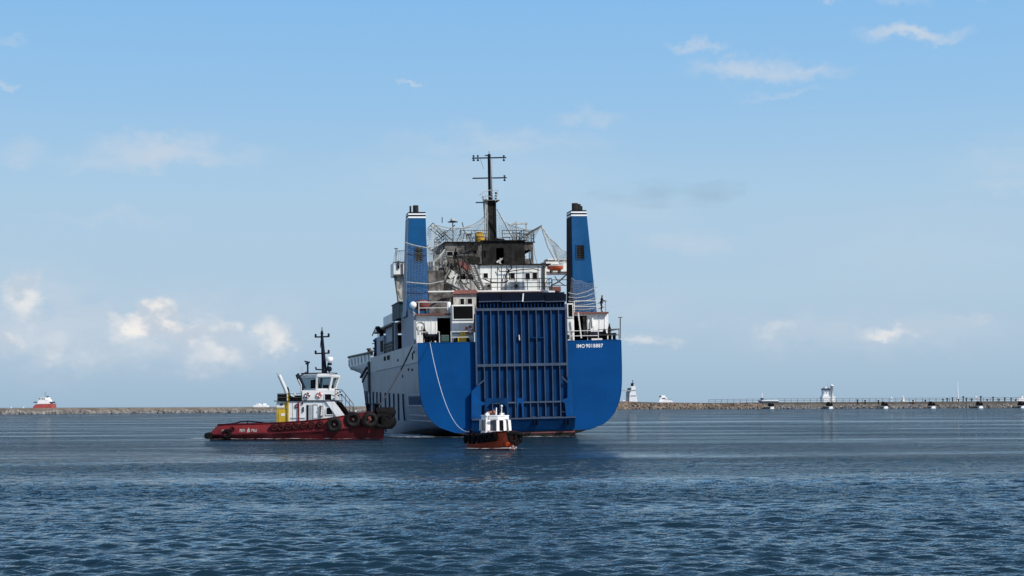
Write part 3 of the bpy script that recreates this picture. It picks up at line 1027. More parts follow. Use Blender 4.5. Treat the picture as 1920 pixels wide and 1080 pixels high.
# port block: walls around a dark doorway
hs0, hs1, _, _ = rect(774, 600, 848, 640, TW)
ds0, ds1, _, dz = rect(820, 596, 845, 640, TW)
pw = MB().box(-9.9, ds0, TW, TW + .12, DECK, DZ1).box(ds1, rs0 + .3, TW, TW + .12, DECK, DZ1).box(ds0, ds1, TW, TW + .12, dz, DZ1).build('aft_wall', m_white, ship)
MB().box(ds0 - .05, ds1 + .05, TW + 2.2, TW + 2.3, DECK, DZ1 - .1).box(ds0 - .05, ds0 + .03, TW + .12, TW + 2.2, DECK, DZ1 - .1).box(ds1 - .03, ds1 + .05, TW + .12, TW + 2.2, DECK, DZ1 - .1).build('doorway_recess', m_dark, ship)
for x in (797.5, 809, 817):
    MB().bar(S(x, 597, TW - .03), S(x, 636, TW - .03), .05, .05).build('wall_stiffener', m_white, pw)
s0, s1, z0, z1 = rect(783, 602, 794, 626, TW)
MB().torus(((s0 + s1) / 2, TW - .05, z1 - .5), (0, 1, 0), .42, .05, 16, 6).box(s0 + .06, s0 + .16, TW - .1, TW - .001, z0, z1 - .5).box(s1 - .16, s1 - .06, TW - .1, TW - .001, z0, z1 - .5).build('arched_door_frame', m_burntpale, pw)
# tall box beside the ramp with its black screen, on both sides
for (x0, y0, x1, y1), (a0, b0, a1, b1) in (((847.5, 571.5, 888, 640), (850, 574, 886.5, 598)), ((1063.5, 569, 1075.5, 636), (1065.2, 571, 1073.5, 594))):
    s0, s1, z0, z1 = rect(x0, y0, x1, y1, 2.2)
    b = MB().box(s0, s1, 2.2, 3.3, DECK, z1).build('control_cabin', m_white, ship, .03)
    p0, p1, q0, q1 = rect(a0, b0, a1, b1, 2.1)
    MB().box(p0, p1, 2.12, 2.199, q0, q1).build('black_screen', m_dark, b)
    MB().box(p0 - .08, p1 + .08, 2.08, 2.19, q1, q1 + .07).box(p0 - .08, p0, 2.08, 2.19, q0, q1).box(p1, p1 + .08, 2.08, 2.19, q0, q1).box(p0 - .08, p1 + .08, 2.08, 2.19, q0 - .07, q0).build('screen_frame', m_white, b)
    MB().bar((s0, 2.17, DECK + 1.0), (s1, 2.17, DECK + 1.0), .05).build('cabin_rail', m_raild, b)
# starboard block
e0, e1, _, ez = rect(1076.5, 592, 1101, 632, TW)
w0, w1, _, _ = rect(1101, 590, 1141, 632, TW)
SZ1 = S(1110, 588.5, TW).z
sw = MB().box(e1, w1, TW, TW + .12, DECK, SZ1).box(e0 - .3, e1, TW, TW + .12, ez, SZ1).box(rs1 - .2, e0, TW, TW + .12, DECK, SZ1).build('aft_wall', m_white, ship)
MB().box(e0 - .02, e1 + .02, TW + 2.2, TW + 2.3, DECK, SZ1).box(e0 - .05, e0 + .02, TW + .12, TW + 2.2, DECK, SZ1).box(e1 - .02, e1 + .05, TW + .12, TW + 2.2, DECK, SZ1).build('doorway_recess', m_dark, ship)
MB().tube([S(1096, 594, TW + .6), S(1097, 612, TW + .6), S(1098, 630, TW + .6)], .22, 6).build('hanging_tarpaulin', m_burnt, ship)
for x in (1103, 1113, 1124, 1134):
    MB().bar(S(x, 592, TW - .03), S(x, 628, TW - .03), .05, .05).build('wall_stiffener', m_white, sw)
sbox('wall_locker', m_white, 1110, 596, 1112.6, 612, TW - .25, .25, sw)
sbox('cable_tray', m_burntpale, 1106, 604, 1108, 622, TW - .12, .12, sw)

# upper deck slab over the deckhouses, red edge
slab = MB().box(-9.9, rs0 + .1, TW - .5, 44, DZ1, DZ1 + .16).box(rs1 - .05, 9.7, TW - .5, 44, SZ1, SZ1 + .16).box(rs0 + .1, rs1 - .05, TW - .2, 44, DZ1, DZ1 + .12).build('upper_deck', m_rustdeck, ship)
UD = DZ1 + .16
railing('deck_rail', m_railw, [(-9.6, TW - .35, UD), (S(838, 580, TW).x, TW - .35, UD)], 1.15, 2, 2.1, .032)
railing('deck_rail', m_railw, [(e0, TW - .35, SZ1 + .16), (S(1134, 580, TW).x, TW - .35, SZ1 + .16), (S(1140, 580, TW).x, TW + 4, SZ1 + .16)], 1.15, 2, 2.1, .032)
# mooring deck rails
railing('deck_rail', m_railw, [(S(787, 640, .15).x, .15, DECK), (S(824, 640, .15).x, .15, DECK)], 1.1, 1, 2.9, .035)
railing('deck_rail', m_railw, [(S(846, 640, .15).x, .15, DECK), (rs0 - .1, .15, DECK)], 1.1, 2, 2.0, .032)
railing('deck_rail', m_railw, [(rs1 + .5, .15, DECK), (S(1122, 636, .15).x, .15, DECK)], 1.0, 2, 1.9, .034)
railing('deck_rail', m_raild, [(S(1122, 636, .15).x, .15, DECK), (10.0, .2, DECK), (10.0, 3.4, DECK)], 1.1, 2, 1.7, .03)
MB().bar(S(1084, 586, 1.4), S(1090, 634, 1.4), .13).build('stay_pipe', m_railw, ship)
# corner mast with cross piece
MB().bar(S(1163, 635, .3), S(1163, 596, .3), .09).bar(S(1159, 595.4, .3), S(1167, 595, .3), .08).bar(S(1150, 617, .3), S(1163.4, 616.6, .3), .07).build('stern_light_post', m_raild, ship)
# mooring gear
for x0, x1 in ((799, 812), (1136, 1152)):
    a, b = S(x0, 636, .5), S(x1, 636, .5)
    w = MB()
    for k in range(3):
        w.lathe([(.16, 0), (.16, .55), (.24, .6), (.24, .72), (.1, .76)], (lerp(a.x, b.x, k / 2), .55, DECK), n=10)
    w.box(a.x - .2, b.x + .2, .3, .85, DECK, DECK + .12)
    w.build('mooring_bollard', m_dark, ship)
for (x0, x1, y) in ((800, 822, 630), (1104, 1134, 626)):
    a, b = S(x0, y, 1.7), S(x1, y, 1.7)
    w = MB().lathe([(.1, 0), (.62, 0), (.62, .08), (.34, .1), (.34, b.x - a.x - .1), (.62, b.x - a.x - .08), (.62, b.x - a.x)], (a.x, 1.7, DECK + .62), (1, 0, 0), 14)
    w.box(a.x, a.x + .2, 1.4, 2.0, DECK, DECK + .5).box(b.x - .2, b.x, 1.4, 2.0, DECK, DECK + .5)
    w.build('mooring_winch', m_mast, ship)
sbox('fuel_tank', m_boxgreen, 827, 628, 842, 641, 1.2, .9, ship, .06)
sbox('rope_locker', m_boxgreen, 1064, 627, 1071, 636, .6, .8, ship, .06)
# radome on a bracket at the port corner
c = S(774.4, 572, 4)
ra = MB().ball(c, .36).build('radome', m_farwhite, ship)
MB().lathe([(.06, 0), (.06, .9), (.16, .92), (.16, 1.0)], (c.x, c.y, c.z - 1.3), n=8).bar((c.x - .02, 4, c.z - 1.25), (c.x + .25, 4, UD), .06).bar((c.x - .02, 4, c.z - .6), (c.x + .35, 4, c.z - 1.0), .06).build('bracket', m_railw, ra)
c = S(841.5, 578, TW + .2)
MB().lathe([(.02, -.62), (.2, -.62), (.2, .58), (.12, .64), (.02, .64)], c, n=12).build('vent_pipe', m_white, ship)

# funnels ---------------------------------------------------------------
TF = 8.0


def funnel(topL, topR, botL, botR, ytop, ybot, inboard):
    """a tapering casing with two white rings, a dark top and exhaust pipes"""
    dt, db = 2.2, 2.9
    A, B = S(topL, ytop, TF), S(topR, ytop, TF)
    C, D = S(botL, ybot, TF), S(botR, ybot, TF)
    zt, zb = (A.z + B.z) / 2, UD

    def ring(z):
        k = (z - (C.z + D.z) / 2) / (zt - (C.z + D.z) / 2)
        s0, s1 = lerp(C.x, A.x, k), lerp(D.x, B.x, k)
        d = lerp(db, dt, k)
        return [(s0, TF, z), (s1, TF, z), (s1, TF + d, z), (s0, TF + d, z)]

    def seg(za, zb_, grow=0):
        a, b = ring(za), ring(zb_)
        g = [(-grow, -grow), (grow, -grow), (grow, grow), (-grow, grow)]
        return [(p[0] + q[0], p[1] + q[1], p[2]) for p, q in zip(a, g)] + [(p[0] + q[0], p[1] + q[1], p[2]) for p, q in zip(b, g)]
    px = 1 / 18.3
    z1 = zt - 11.5 * px
    f = MB().hexa(seg(zb, z1)).build('funnel', m_funnel, ship, .03)
    MB().hexa(seg(z1, zt)).build('funnel_cap', m_mast, f)
    for a, b in ((11.4, 8.4), (5.4, 2.6)):
        MB().hexa(seg(zt - a * px, zt - b * px, .025)).build('white_ring', m_farwhite, f)
    return f, ring, zt


f1, ring1, zt1 = funnel(766, 798, 762.4, 803, 397.5, 560, 1)
f2, ring2, zt2 = funnel(1071.2, 1099.5, 1074.2, 1116, 394, 556, 0)


for f, ring, zt, k, mat, nm in ((f1, ring1, zt1, 0, m_grey, 'grey_side_plate'), (f2, ring2, zt2, 0, m_mast, 'sooty_side_plate')):
    a, b = ring(UD + .05), ring(zt - .66)
    q = [Vector(p) + Vector((-.03, d_, 0)) for p, d_ in ((a[0], .03), (a[3], -.03), (b[3], -.03), (b[0], .03))]
    MB().prism(q, (.025, 0, 0)).build(nm, mat, f)


def pipe(f, px, ytop, ybase, r, dt, flat=1):
    a, b = S(px, ytop, TF + dt), S(px, ybase, TF + dt)
    MB().lathe([(r, 0), (r, (a - b).length), (r * .8, (a - b).length), (r * .78, (a - b).length - .3)], (b.x, TF + dt, b.z - .1), n=12).build('exhaust_pipe', m_soot, f)


pipe(f1, 779.5, 383.5, 397.5, .29, 1.0)
pipe(f1, 769.6, 384.5, 397, .10, .5)
pipe(f2, 1078, 379.5, 394, .33, .9)
pipe(f2, 1085.5, 381, 394, .20, 1.2)
pipe(f2, 1090.5, 384.5, 394, .10, .5)
for f, (x0, y0, x1, y1) in ((f1, (778.3, 464, 792, 490)), (f2, (1080.8, 460, 1095.2, 485.5))):
    s0, s1, z0, z1 = rect(x0, y0, x1, y1, TF)
    v = MB().box(s0, s1, TF - .03, TF + .3, z0, z1).build('louvre', m_dark, f)
    mb = MB()
    mb.box(s0 - .06, s0, TF - .07, TF - .001, z0, z1).box(s1, s1 + .06, TF - .07, TF - .001, z0, z1).box(s0 - .06, s1 + .06, TF - .07, TF - .001, z1, z1 + .06).box(s0 - .06, s1 + .06, TF - .07, TF - .001, z0 - .06, z0)
    mb.build('louvre_frame', m_funnel, v)
    mb = MB()
    for k in range(8):
        z = lerp(z0, z1, (k + .5) / 8)
        mb.hexa([(s0, TF - .05, z - .05), (s1, TF - .05, z - .05), (s1, TF - .035, z - .05), (s0, TF - .035, z - .05),
                 (s0, TF - .035, z + .05), (s1, TF - .035, z + .05), (s1, TF - .02, z + .05), (s0, TF - .02, z + .05)])
    mb.build('louvre_blades', m_soot, v)

# superstructure ----------------------------------------------------------
def win(parent, x0, y0, x1, y1, t, mat=None, frame=None, name='window'):
    s0, s1, z0, z1 = rect(x0, y0, x1, y1, t)
    w = MB().box(s0, s1, t - .02, t + .25, z0, z1).build(name, mat or m_dark, parent)
    f = .05
    MB().box(s0 - f, s0, t - .06, t - .003, z0 - f, z1 + f).box(s1, s1 + f, t - .06, t - .003, z0 - f, z1 + f).box(s0, s1, t - .06, t - .003, z1, z1 + f).box(s0, s1, t - .06, t - .003, z0 - f, z0).build('frame', frame or m_whitedirty, w)
    return w


# tier A: house on the upper deck
TA = 12.0
a0, a1, _, az1 = rect(808, 548, 1010, 590, TA)
tierA = MB().box(a0, a1, TA, 30, UD, az1).build('lower_house', m_burntpale, ship, .04)
MB().box(a0 - .4, a1 + .6, TA - .9, 30.5, az1, az1 + .14).build('house_roof', m_white, tierA)
s0, s1, z0, z1 = rect(850, 551, 893, 590, TA - 1.2)
hut = MB().box(s0, s1, TA - 1.2, TA, UD, z1).build('small_hut', m_burntpale, ship, .03)
MB().hexa([(s0 - .2, TA - 1.5, z1), (s1 + .3, TA - 1.5, z1), (s1 + .3, TA, z1), (s0 - .2, TA, z1),
           (s0 + .3, TA - 1.2, z1 + .42), (s1, TA - 1.2, z1 + .42), (s1, TA, z1 + .42), (s0 + .3, TA, z1 + .42)]).build('hut_roof', m_rustdeck, hut)
win(hut, 863, 560, 870, 571, TA - 1.2)
win(hut, 876.5, 560, 885, 570, TA - 1.2)
sbox('vent_block', m_burnt, 804, 548, 846, 592, TA - 2.2, 2.0, ship, .05)
spoly('collapsed_plate', m_burnt, [(800, 566), (826, 553), (850, 551), (848, 557), (826, 560), (803, 574)], TA - 2.6, .1)
# tier B: white accommodation block, its port half scorched
TB = 16.0
b0, b1, bz0, bz1 = rect(900, 497, 1024.5, 548, TB)
bl = rect(812, 497, 900, 548, TB)[0]
tb = MB().box(b0, b1, TB, 31, bz0, bz1).build('accommodation_block', m_white, ship, .03)
tbp = MB().box(bl, b0, TB + .05, 31, bz0, bz1).build('scorched_block', m_burntpale, ship, .03)
MB().box(bl - .3, b1 + .5, TB - 1.9, TB + 15, bz0 - .22, bz0).build('boat_deck', m_white, ship)
MB().box(b0 - .1, b1 + .5, TB - .3, 31.4, bz1, bz1 + .12).build('bridge_deck', m_soot, ship)
for x in (921.3, 933, 940.5, 950, 969, 981, 1009, 1017):
    MB().bar(S(x, 499, TB - .02), S(x, 547, TB - .02), .05, .05).build('wall_seam', m_raild, tb)
for r_ in ((906.5, 512.5, 914.5, 521.5), (957, 512, 964.8, 523.5), (985, 512, 993.2, 524), (998.5, 511.5, 1006.8, 524)):
    win(tb, *r_, TB)
for r_ in ((864, 514, 872, 523), (878, 515, 887, 524), (842, 515, 849, 523)):
    win(tbp, *r_, TB + .05, frame=m_burnt)
for (x0, y0, x1, y1) in ((911.5, 535, 922.5, 546.5), (961, 534, 974, 547)):
    s0, s1, z0, z1 = rect(x0, y0, x1, y1, TB - .6)
    ac = MB().box(s0, s1, TB - .6, TB - .15, z0 + .2, z1 + .25).build('air_conditioner', m_burntpale, ship, .03)
    MB().torus(((s0 + s1) / 2, TB - .62, (z0 + z1) / 2 + .22), (0, 1, 0), .2, .04, 14, 6).build('fan_guard', m_raild, ac)
    MB().lathe([(.01, 0), (.18, 0), (.18, .03)], ((s0 + s1) / 2, TB - .62, (z0 + z1) / 2 + .22), (0, -1, 0), 12).build('fan', m_dark, ac)
railing('deck_rail', m_raild, [(b0 - .5, TB - 1.7, bz0), (b1 + .2, TB - 1.7, bz0), (b1 + .2, TB + 6, bz0)], 1.35, 3, 1.25, .035)
strip('cable', m_mast, [(905, 522), (920, 529), (935, 530), (947, 529), (953, 526)], TB - 1.2, .06)
strip('cable', m_mast, [(934, 503), (937, 509), (955, 509), (975, 506), (1000, 504), (1012, 507)], TB - .3, .05)
strip('cable', m_mast, [(953, 505), (951, 512), (947, 520), (947, 546)], TB - .4, .055)
strip('cable', m_mast, [(957, 497), (960, 503), (952, 509), (956, 516), (955, 524)], TB - .3, .07)
strip('corner_pipe', m_soot, [(1020, 498), (1020, 546)], TB - .2, .10)
# tier C: burnt out bridge
TC = 17.5
c0, c1, cz0, cz1 = rect(905, 452, 984, 497, TC)
g0, g1, _, gz1 = rect(984, 455, 1000, 497, TC)
cl, _, _, clz = rect(834, 455, 905, 497, TC)
d0, d1, dz0, dz1 = rect(930.5, 465, 945, 497, TC)
br = MB().box(c0, d0, TC, 27, cz0, cz1).box(d1, c1, TC, 27, cz0, cz1).box(d0, d1, TC, 27, dz1, cz1).build('burnt_bridge', m_soot, ship)
MB().box(d0 - .02, d1 + .02, TC + 1.6, TC + 1.7, cz0, dz1 + .02).build('burnt_doorway', m_dark, br)
MB().bar(S(931, 492, TC - .1), S(945, 483, TC + .3), .10, .16).bar(S(933, 488, TC), S(940, 496, TC), .08, .14).bar(S(938, 484, TC + .3), S(938, 497, TC), .08).build('door_debris', m_burntpale, br)
MB().box(c0 - .15, c1 + .1, TC - .25, 27.3, cz1, cz1 + .1).build('bridge_roof', m_soot, br)
w0, w1, wz0, wz1 = rect(980, 469, 995, 485, TC)
bs_ = MB().box(c1, w0 + .25, TC, TC + .1, cz0, gz1).box(w1, g1, TC, TC + .1, cz0, gz1).box(w0 + .25, w1, TC, TC + .1, wz1, gz1).box(w0 + .25, w1, TC, TC + .1, cz0, wz0).box(g1 - .1, g1, TC + .1, 26, cz0, wz0).box(g1 - .1, g1, TC + .1, 26, wz1, gz1).box(g1 - .1, g1, 22, 26, wz0, wz1).build('scorched_bridge_side', m_burnt, ship)
MB().box(c1, g1 + .2, TC - .2, 26, gz1, gz1 + .1).build('side_roof', m_soot, bs_)
MB().bar(S(980, 472, TC + .2), S(988, 484, TC + .2), .1, .05).bar(S(992.5, 471, TC + .3), S(992.5, 485, TC + .3), .12, .05).build('bent_window_bars', m_burntpale, bs_)
pb = MB().box(cl, c0, TC + .1, 27, cz0, clz).build('scorched_bridge_port', m_burnt, ship, .03)
MB().box(cl - .2, c0, TC - .2, 27.2, clz, clz + .1).build('port_roof', m_soot, pb)
win(pb, 838, 472, 849, 480, TC + .1, frame=m_burntpale)
win(pb, 851, 474, 855.5, 488, TC + .1, frame=m_soot)
win(pb, 888, 468, 893, 475, TC + .1, frame=m_soot)
win(pb, 906, 470, 910.5, 482, TC - .01, frame=m_soot)
for k, (x0, y0, x1, y1, ax) in enumerate(((856, 462, 872, 474, .25), (874, 458, 896, 470, -.2), (858, 483, 878, 495, .35), (880, 480, 900, 494, -.3), (862, 476, 880, 482, .1))):
    # buckled plates standing off the wall
    a, b, c, d = S(x0, y0, TC - .05), S(x1, y0 + 2, TC - .25 - ax * .4), S(x1, y1, TC - .05), S(x0, y1 - 2, TC - .35 + ax * .4)
    MB().add([a, b, c, d, a + Vector((0, .05, 0)), b + Vector((0, .05, 0)), c + Vector((0, .05, 0)), d + Vector((0, .05, 0))], [(0, 1, 2, 3), (7, 6, 5, 4), (0, 4, 5, 1), (1, 5, 6, 2), (2, 6, 7, 3), (3, 7, 4, 0)]).build('buckled_plate', (m_burnt, m_soot)[k % 2], pb)
# wreckage outboard of the bridge, port side
sbox('wreck_cabin', m_burntpale, 806, 489, 829, 506, 18.5, 2.5, ship, .05)
sbox('scorched_locker', m_burnt, 803, 507, 832, 548, 13.5, 2.5, ship, .05)
for x, y0, y1 in ((826, 462, 505), (832, 462, 500), (838.5, 462, 486), (818, 480, 492)):
    MB().bar(S(x, y0, 18), S(x, y1, 18), .16).build('scorched_post', m_burnt, ship)
sbox('scorched_panel', m_burntpale, 829.5, 464, 836.5, 487, 18.2, .2, ship)
sbox('scorched_panel', m_burnt, 840, 486, 858, 520, 15.2, .4, ship)
sbox('scorched_panel', m_burnt, 833, 500, 842, 545, 14.8, .6, ship)
sbox('scorched_panel', m_burntpale, 848, 524, 884, 546, 15.2, .3, ship)
spoly('torn_red_plate', m_rustdeck, [(853, 491), (866, 490), (879, 496), (884, 507), (876, 506), (864, 500)], 15.0, .12)
spoly('torn_plate', m_burnt, [(856, 497), (866, 497), (882, 510), (880, 515), (862, 512)], 15.05, .1)
spoly('crumpled_sheet', m_whitedirty, [(841, 519), (847, 506), (859, 514), (855, 523), (846, 525)], 14.4, .12)
spoly('crumpled_sheet', m_burntpale, [(838, 524), (856, 523), (852, 534), (836, 530)], 14.3, .12)
mb = MB()
for a, b in (((850, 478), (858, 510)), ((857, 480), (862, 508)), ((858, 520), (884, 548)), ((866, 497), (896, 540)), ((830, 532), (862, 548))):
    mb.bar(S(*a, 14.6), S(*b, 14.2), .16, .10)
mb.build('twisted_beams', m_soot, ship)
# fire debris hanging about the port side: bent bars, torn plates, charred cables
dr = random.Random(31)
for k in range(26):
    x, y, tt = dr.uniform(806, 888), dr.uniform(470, 542), dr.uniform(13.2, 16.0)
    L_, an = dr.uniform(6, 22), dr.uniform(-1.2, 1.9)
    p, q = S(x, y, tt), S(x + L_ * math.cos(an), y + L_ * math.sin(an), tt - dr.uniform(0, .6))
    MB().bar(p, q, dr.uniform(.05, .14), dr.uniform(.04, .10)).build('bent_bar', dr.choice((m_soot, m_burnt, m_raild, m_burntpale)), ship)
for k in range(16):
    x, y, tt = dr.uniform(806, 886), dr.uniform(476, 540), dr.uniform(13.6, 16.2)
    w, h = dr.uniform(4, 12), dr.uniform(4, 10)
    pts = [S(x + w * a_ + dr.uniform(-2, 2), y + h * b_ + dr.uniform(-2, 2), tt + dr.uniform(-.35, .1)) for a_, b_ in ((0, 0), (1, 0), (1, 1), (0, 1))]
    MB().prism(pts, (0, .06, 0)).build('torn_plate', dr.choice((m_soot, m_burnt, m_burnt, m_burntpale)), ship)
for k in range(8):
    x, y = dr.uniform(815, 890), dr.uniform(470, 505)
    strip('charred_cable', m_soot, [(x, y), (x + dr.uniform(-3, 6), y + 12), (x + dr.uniform(-6, 10), y + 26), (x + dr.uniform(-4, 14), y + 38)], dr.uniform(13.6, 15.4), .045)
# inclined stairs from the boat deck to the bridge deck
for off in (0, 9):
    MB().bar(S(881 + off, 497, TB - .9), S(899 + off, 545, TB - 1.6), .08, .28).build('stair_string', m_burntpale, ship)
mb = MB()
for k in range(11):
    f = (k + .5) / 11
    p, q = S(lerp(881, 899, f), lerp(497, 545, f), lerp(TB - .9, TB - 1.6, f)), S(lerp(890, 908, f), lerp(497, 545, f), lerp(TB - .9, TB - 1.6, f))
    mb.bar(p, q, .22, .04)
mb.build('stair_treads', m_soot, ship)
MB().bar(S(884, 548, 12.2), S(897, 575, 10.6), .10, .5).build('stair_string', m_soot, ship)
# monkey island -----------------------------------------------------------
TM = 20.0
mt0, mt1, mz0, mz1 = rect(913.5, 375, 931, 452, TM)
mast = MB().box(mt0, mt1, TM, TM + 1.1, cz1 - .2, mz1).build('mast_column', m_soot, ship, .05)
MB().box(mt0 - .13, mt0 - .02, TM - .06, TM + 1.0, cz1, mz1 - .2).build('pale_casing', m_burntpale, mast)
MB().box(mt1 - .3, mt1 - .22, TM - .05, TM - .001, cz1, mz1 - .3).build('cable_run', m_dark, mast)
p, q = S(919.6, 377, TM + .5), S(917, 289, TM + .5)
MB().tube([p, p.lerp(q, .6), q], .24, 10, r2=.17).build('mast_pole', m_mast, mast)
MB().bar(q, q + Vector((0, 0, .35)), .05).build('mast_tip', m_mast, mast)
MB().bar(S(885, 296.6, TM + .4), S(949, 295.4, TM + .4), .13).build('yard', m_mast, mast)
MB().bar(S(886, 334.4, TM + .4), S(950, 333.2, TM + .4), .13).build('yard', m_mast, mast)
MB().bar(S(909, 291.6, TM + .4), S(918, 291.4, TM + .4), .1).bar(S(892, 379.8, TM + .4), S(913, 379.4, TM + .4), .12).build('short_arm', m_mast, mast)
for x, y, up in ((888, 296, 1), (896, 296, 1), (944.6, 296, 1), (946, 333.5, 1)):
    c = S(x, y, TM + .4)
    MB().lathe([(.02, -.36), (.13, -.34), (.13, -.2), (.05, -.16), (.05, .14), (.12, .16), (.12, .28), (.02, .3)], c, n=8).build('navigation_lamp', m_mast, mast)
mb = MB()
for s in (0, 1):
    mb.bar(S(920.8 + 3.2 * s, 376, TM + .2), S(919.6 + 3.2 * s, 297, TM + .2), .03)
for k in range(26):
    y = 299 + k * 3
    x = lerp(919.6, 920.8, k / 26)
    mb.bar(S(x, y, TM + .2), S(x + 3.2, y, TM + .2), .025)
mb.build('mast_ladder', m_tuggrey, mast)
# lookout platform with a bent rail
pl = S(922, 377, TM)
MB().box(pl.x - .8, pl.x + .8, TM - .5, TM + 1.4, pl.z, pl.z + .08).build('lookout_platform', m_burnt, mast)
strip('bent_rail', m_burntpale, [(899, 366), (908, 359), (916, 357), (925, 356.4), (934, 356.6), (932, 366), (929, 377)], TM - .5, .045, mast)
strip('bent_rail', m_burntpale, [(902, 371), (911, 367), (917, 368), (924, 371), (932, 366)], TM - .5, .04, mast)
strip('bent_rail', m_burntpale, [(909.5, 359), (911, 369), (907, 376)], TM - .5, .035, mast)
strip('halyard', m_raild, [(901, 298), (903.5, 308), (907, 317)], TM + .4, .02, mast)
mb = MB()
for k in range(3):
    y = 362 + k * 5
    c = S(929.8, y, TM - .3)
    mb.lathe([(.02, -.1), (.12, -.1), (.12, .08), (.02, .1)], c, n=8)
mb.build('floodlights', m_mast, mast)
RZ = cz1 + .1
rl = clz + .1
railing('roof_rail', m_raild, [(cl + .1, TC + .1, rl), (cl + .1, 26, rl), (c1, 26, RZ), (c1, TC + .1, RZ)], 1.15, 3, 1.3, .03)
railing('roof_rail', m_raild, [(S(865, 452, TC).x, TC + .2, RZ), (mt0 - .2, TC + .2, RZ)], 1.1, 3, 1.2, .03)
railing('roof_rail', m_raild, [(mt1 + .2, TC + .3, RZ), (c1, TC + .3, RZ), (g1 + .1, TC + .3, gz1 + .1)], 1.1, 3, 1.0, .035)
# fallen ladder boom
mb = MB()
for a, b in (((803, 427), (829, 447)), ((811.5, 418), (850, 453)), ((807, 422.5), (832, 445))):
    mb.bar(S(*a, 19), S(*b, 19), .09)
for k in range(5):
    f = k / 4
    mb.bar(S(lerp(803, 827, f), lerp(427, 446, f), 19), S(lerp(811.5, 833, f), lerp(418, 438, f), 19), .07)
mb.build('fallen_ladder', m_raild, ship)
c = S(848.8, 417, TM)
sc = MB().lathe([(.02, 0), (.55, .02), (.6, .06), (.3, .14), (.02, .16)], c, n=14).build('scanner_disc', m_mast, ship)
MB().ball(c + Vector((0, 0, .22)), .27).build('scanner_dome', m_burntpale, sc)
MB().bar(c, S(849.6, 455, TM), .10).build('scanner_post', m_burnt, sc)
for pts in ([(866.5, 417), (871, 436), (867, 453)], [(864, 428), (862, 441), (855, 455)], [(873, 434), (876, 452)], [(829, 407), (829, 418)], [(885, 432), (882, 452)], [(835, 437), (853, 422)]):
    strip('bent_pole', m_raild, pts, TM, .055)
for x0, x1, y in ((876, 885, 440), (931, 946, 449)):
    a, b = S(x0, y, TM), S(x1, y, TM)
    mb = MB().box(a.x, b.x, TM, TM + .6, a.z - .12, a.z + .1).bar(((a.x + b.x) / 2, TM + .3, a.z), ((a.x + b.x) / 2, TM + .3, RZ), .12)
    mb.build('magnetic_compass', m_mast, ship)
# goal-post with radar scanner, starboard
mb = MB()
for x in (968, 986.5):
    mb.bar(S(x, 419, TM), S(x, 452, TM), .12)
mb.bar(S(954, 420.6, TM), S(988.5, 418.8, TM), .26, .16)
mb.bar(S(967.6, 420, TM), S(967.6, 414.6, TM), .14)
gp = mb.build('radar_post', m_burntpale, ship)
MB().bar(S(985, 443, TM - .6), S(1016, 423, TM - 1), .16).bar(S(972, 447, TM - .6), S(1013, 424, TM - 1), .08).build('radar_boom', m_raild, ship)
mb = MB()
for x in (962, 969, 975, 990, 996, 1001):
    mb.bar(S(x, 436 + (x % 5), TM - 1), S(x, 453, TM - 1), .08)
mb.bar(S(960, 436, TM - 1), S(977, 437, TM - 1), .07)
mb.build('roof_frame', m_raild, ship)
# bridge wings
TWG = 20.5
for sg, (x0, x1) in ((-1, (738, 800)), (1, (1024, 1074))):
    s0, s1, z0, z1 = rect(x0, 492 if sg < 0 else 489, x1, 515 if sg < 0 else 510, TWG)
    wb = MB().box(s0, s1, TWG, TWG + .1, z0, z1).box(s0, s1, TWG, TWG + 3, z0 - .1, z0).box(s0, s0 + .1, TWG + .1, TWG + 3, z0, z1).box(s1 - .1, s1, TWG + .1, TWG + 3, z0, z1).build('bridge_wing', m_white, ship)
    MB().box(s0 - .05, s1 + .05, TWG - .08, TWG + .14, z1, z1 + .08).build('wing_cap', m_raild, wb)
    MB().box(s0 - .05, s1 + .05, TWG - .06, TWG - .005, z0 - .1, z0 + .05).build('wing_beam', m_burnt, wb)
    if sg > 0:
        MB().box(s0 + .3, s1, TWG + .5, TWG + 2.6, z1 + .15, z1 + .3).build('wing_awning', m_white, wb)
    else:
        MB().bar(S(742.5, 492, TWG), S(742.5, 466.5, TWG), .09).bar(S(739.5, 466, TWG), S(746, 466.4, TWG), .1).build('wing_post', m_raild, wb)
        sbox('wing_lamp', m_dark, 745.5, 489, 749, 503, TWG - .2, .2, wb)
        sbox('wing_strut', m_raild, 754, 493, 756, 515, TWG - .2, .2, wb)
        MB().bar(S(753, 515, TWG), S(760, 522, TWG), .12).build('wing_knee', m_raild, wb)
        spoly('wing_support', m_burntpale, [(740, 515.5), (758, 515.5), (760, 577), (748, 577)], TWG + .4, .12, wb)
        strip('support_edge', m_raild, [(739, 515), (747.8, 577)], TWG + .3, .07, wb)
        strip('support_stringer', m_raild, [(757, 515), (755.6, 560), (751, 556), (747, 545)], TWG + .3, .03, wb)
# winch and rails on the starboard boat deck
railing('deck_rail', m_raild, [(b1 + .3, TB - 1.5, bz0), (S(1058, 545, TB).x, TB - 1.5, bz0)], 1.2, 2, 1.0, .04)
strip('boat_davit', m_raild, [(1030, 547), (1034, 535), (1047, 529), (1062, 515)], TB + 1, .09)
strip('boat_davit', m_raild, [(1040, 518), (1046, 527), (1060, 536)], TB + 1, .06)
sbox('boat_winch', m_rustdeck, 1036, 537, 1052, 547, TB - .5, 1.0, ship, .08)
# lifeboat-like items on deck -------------------------------------------


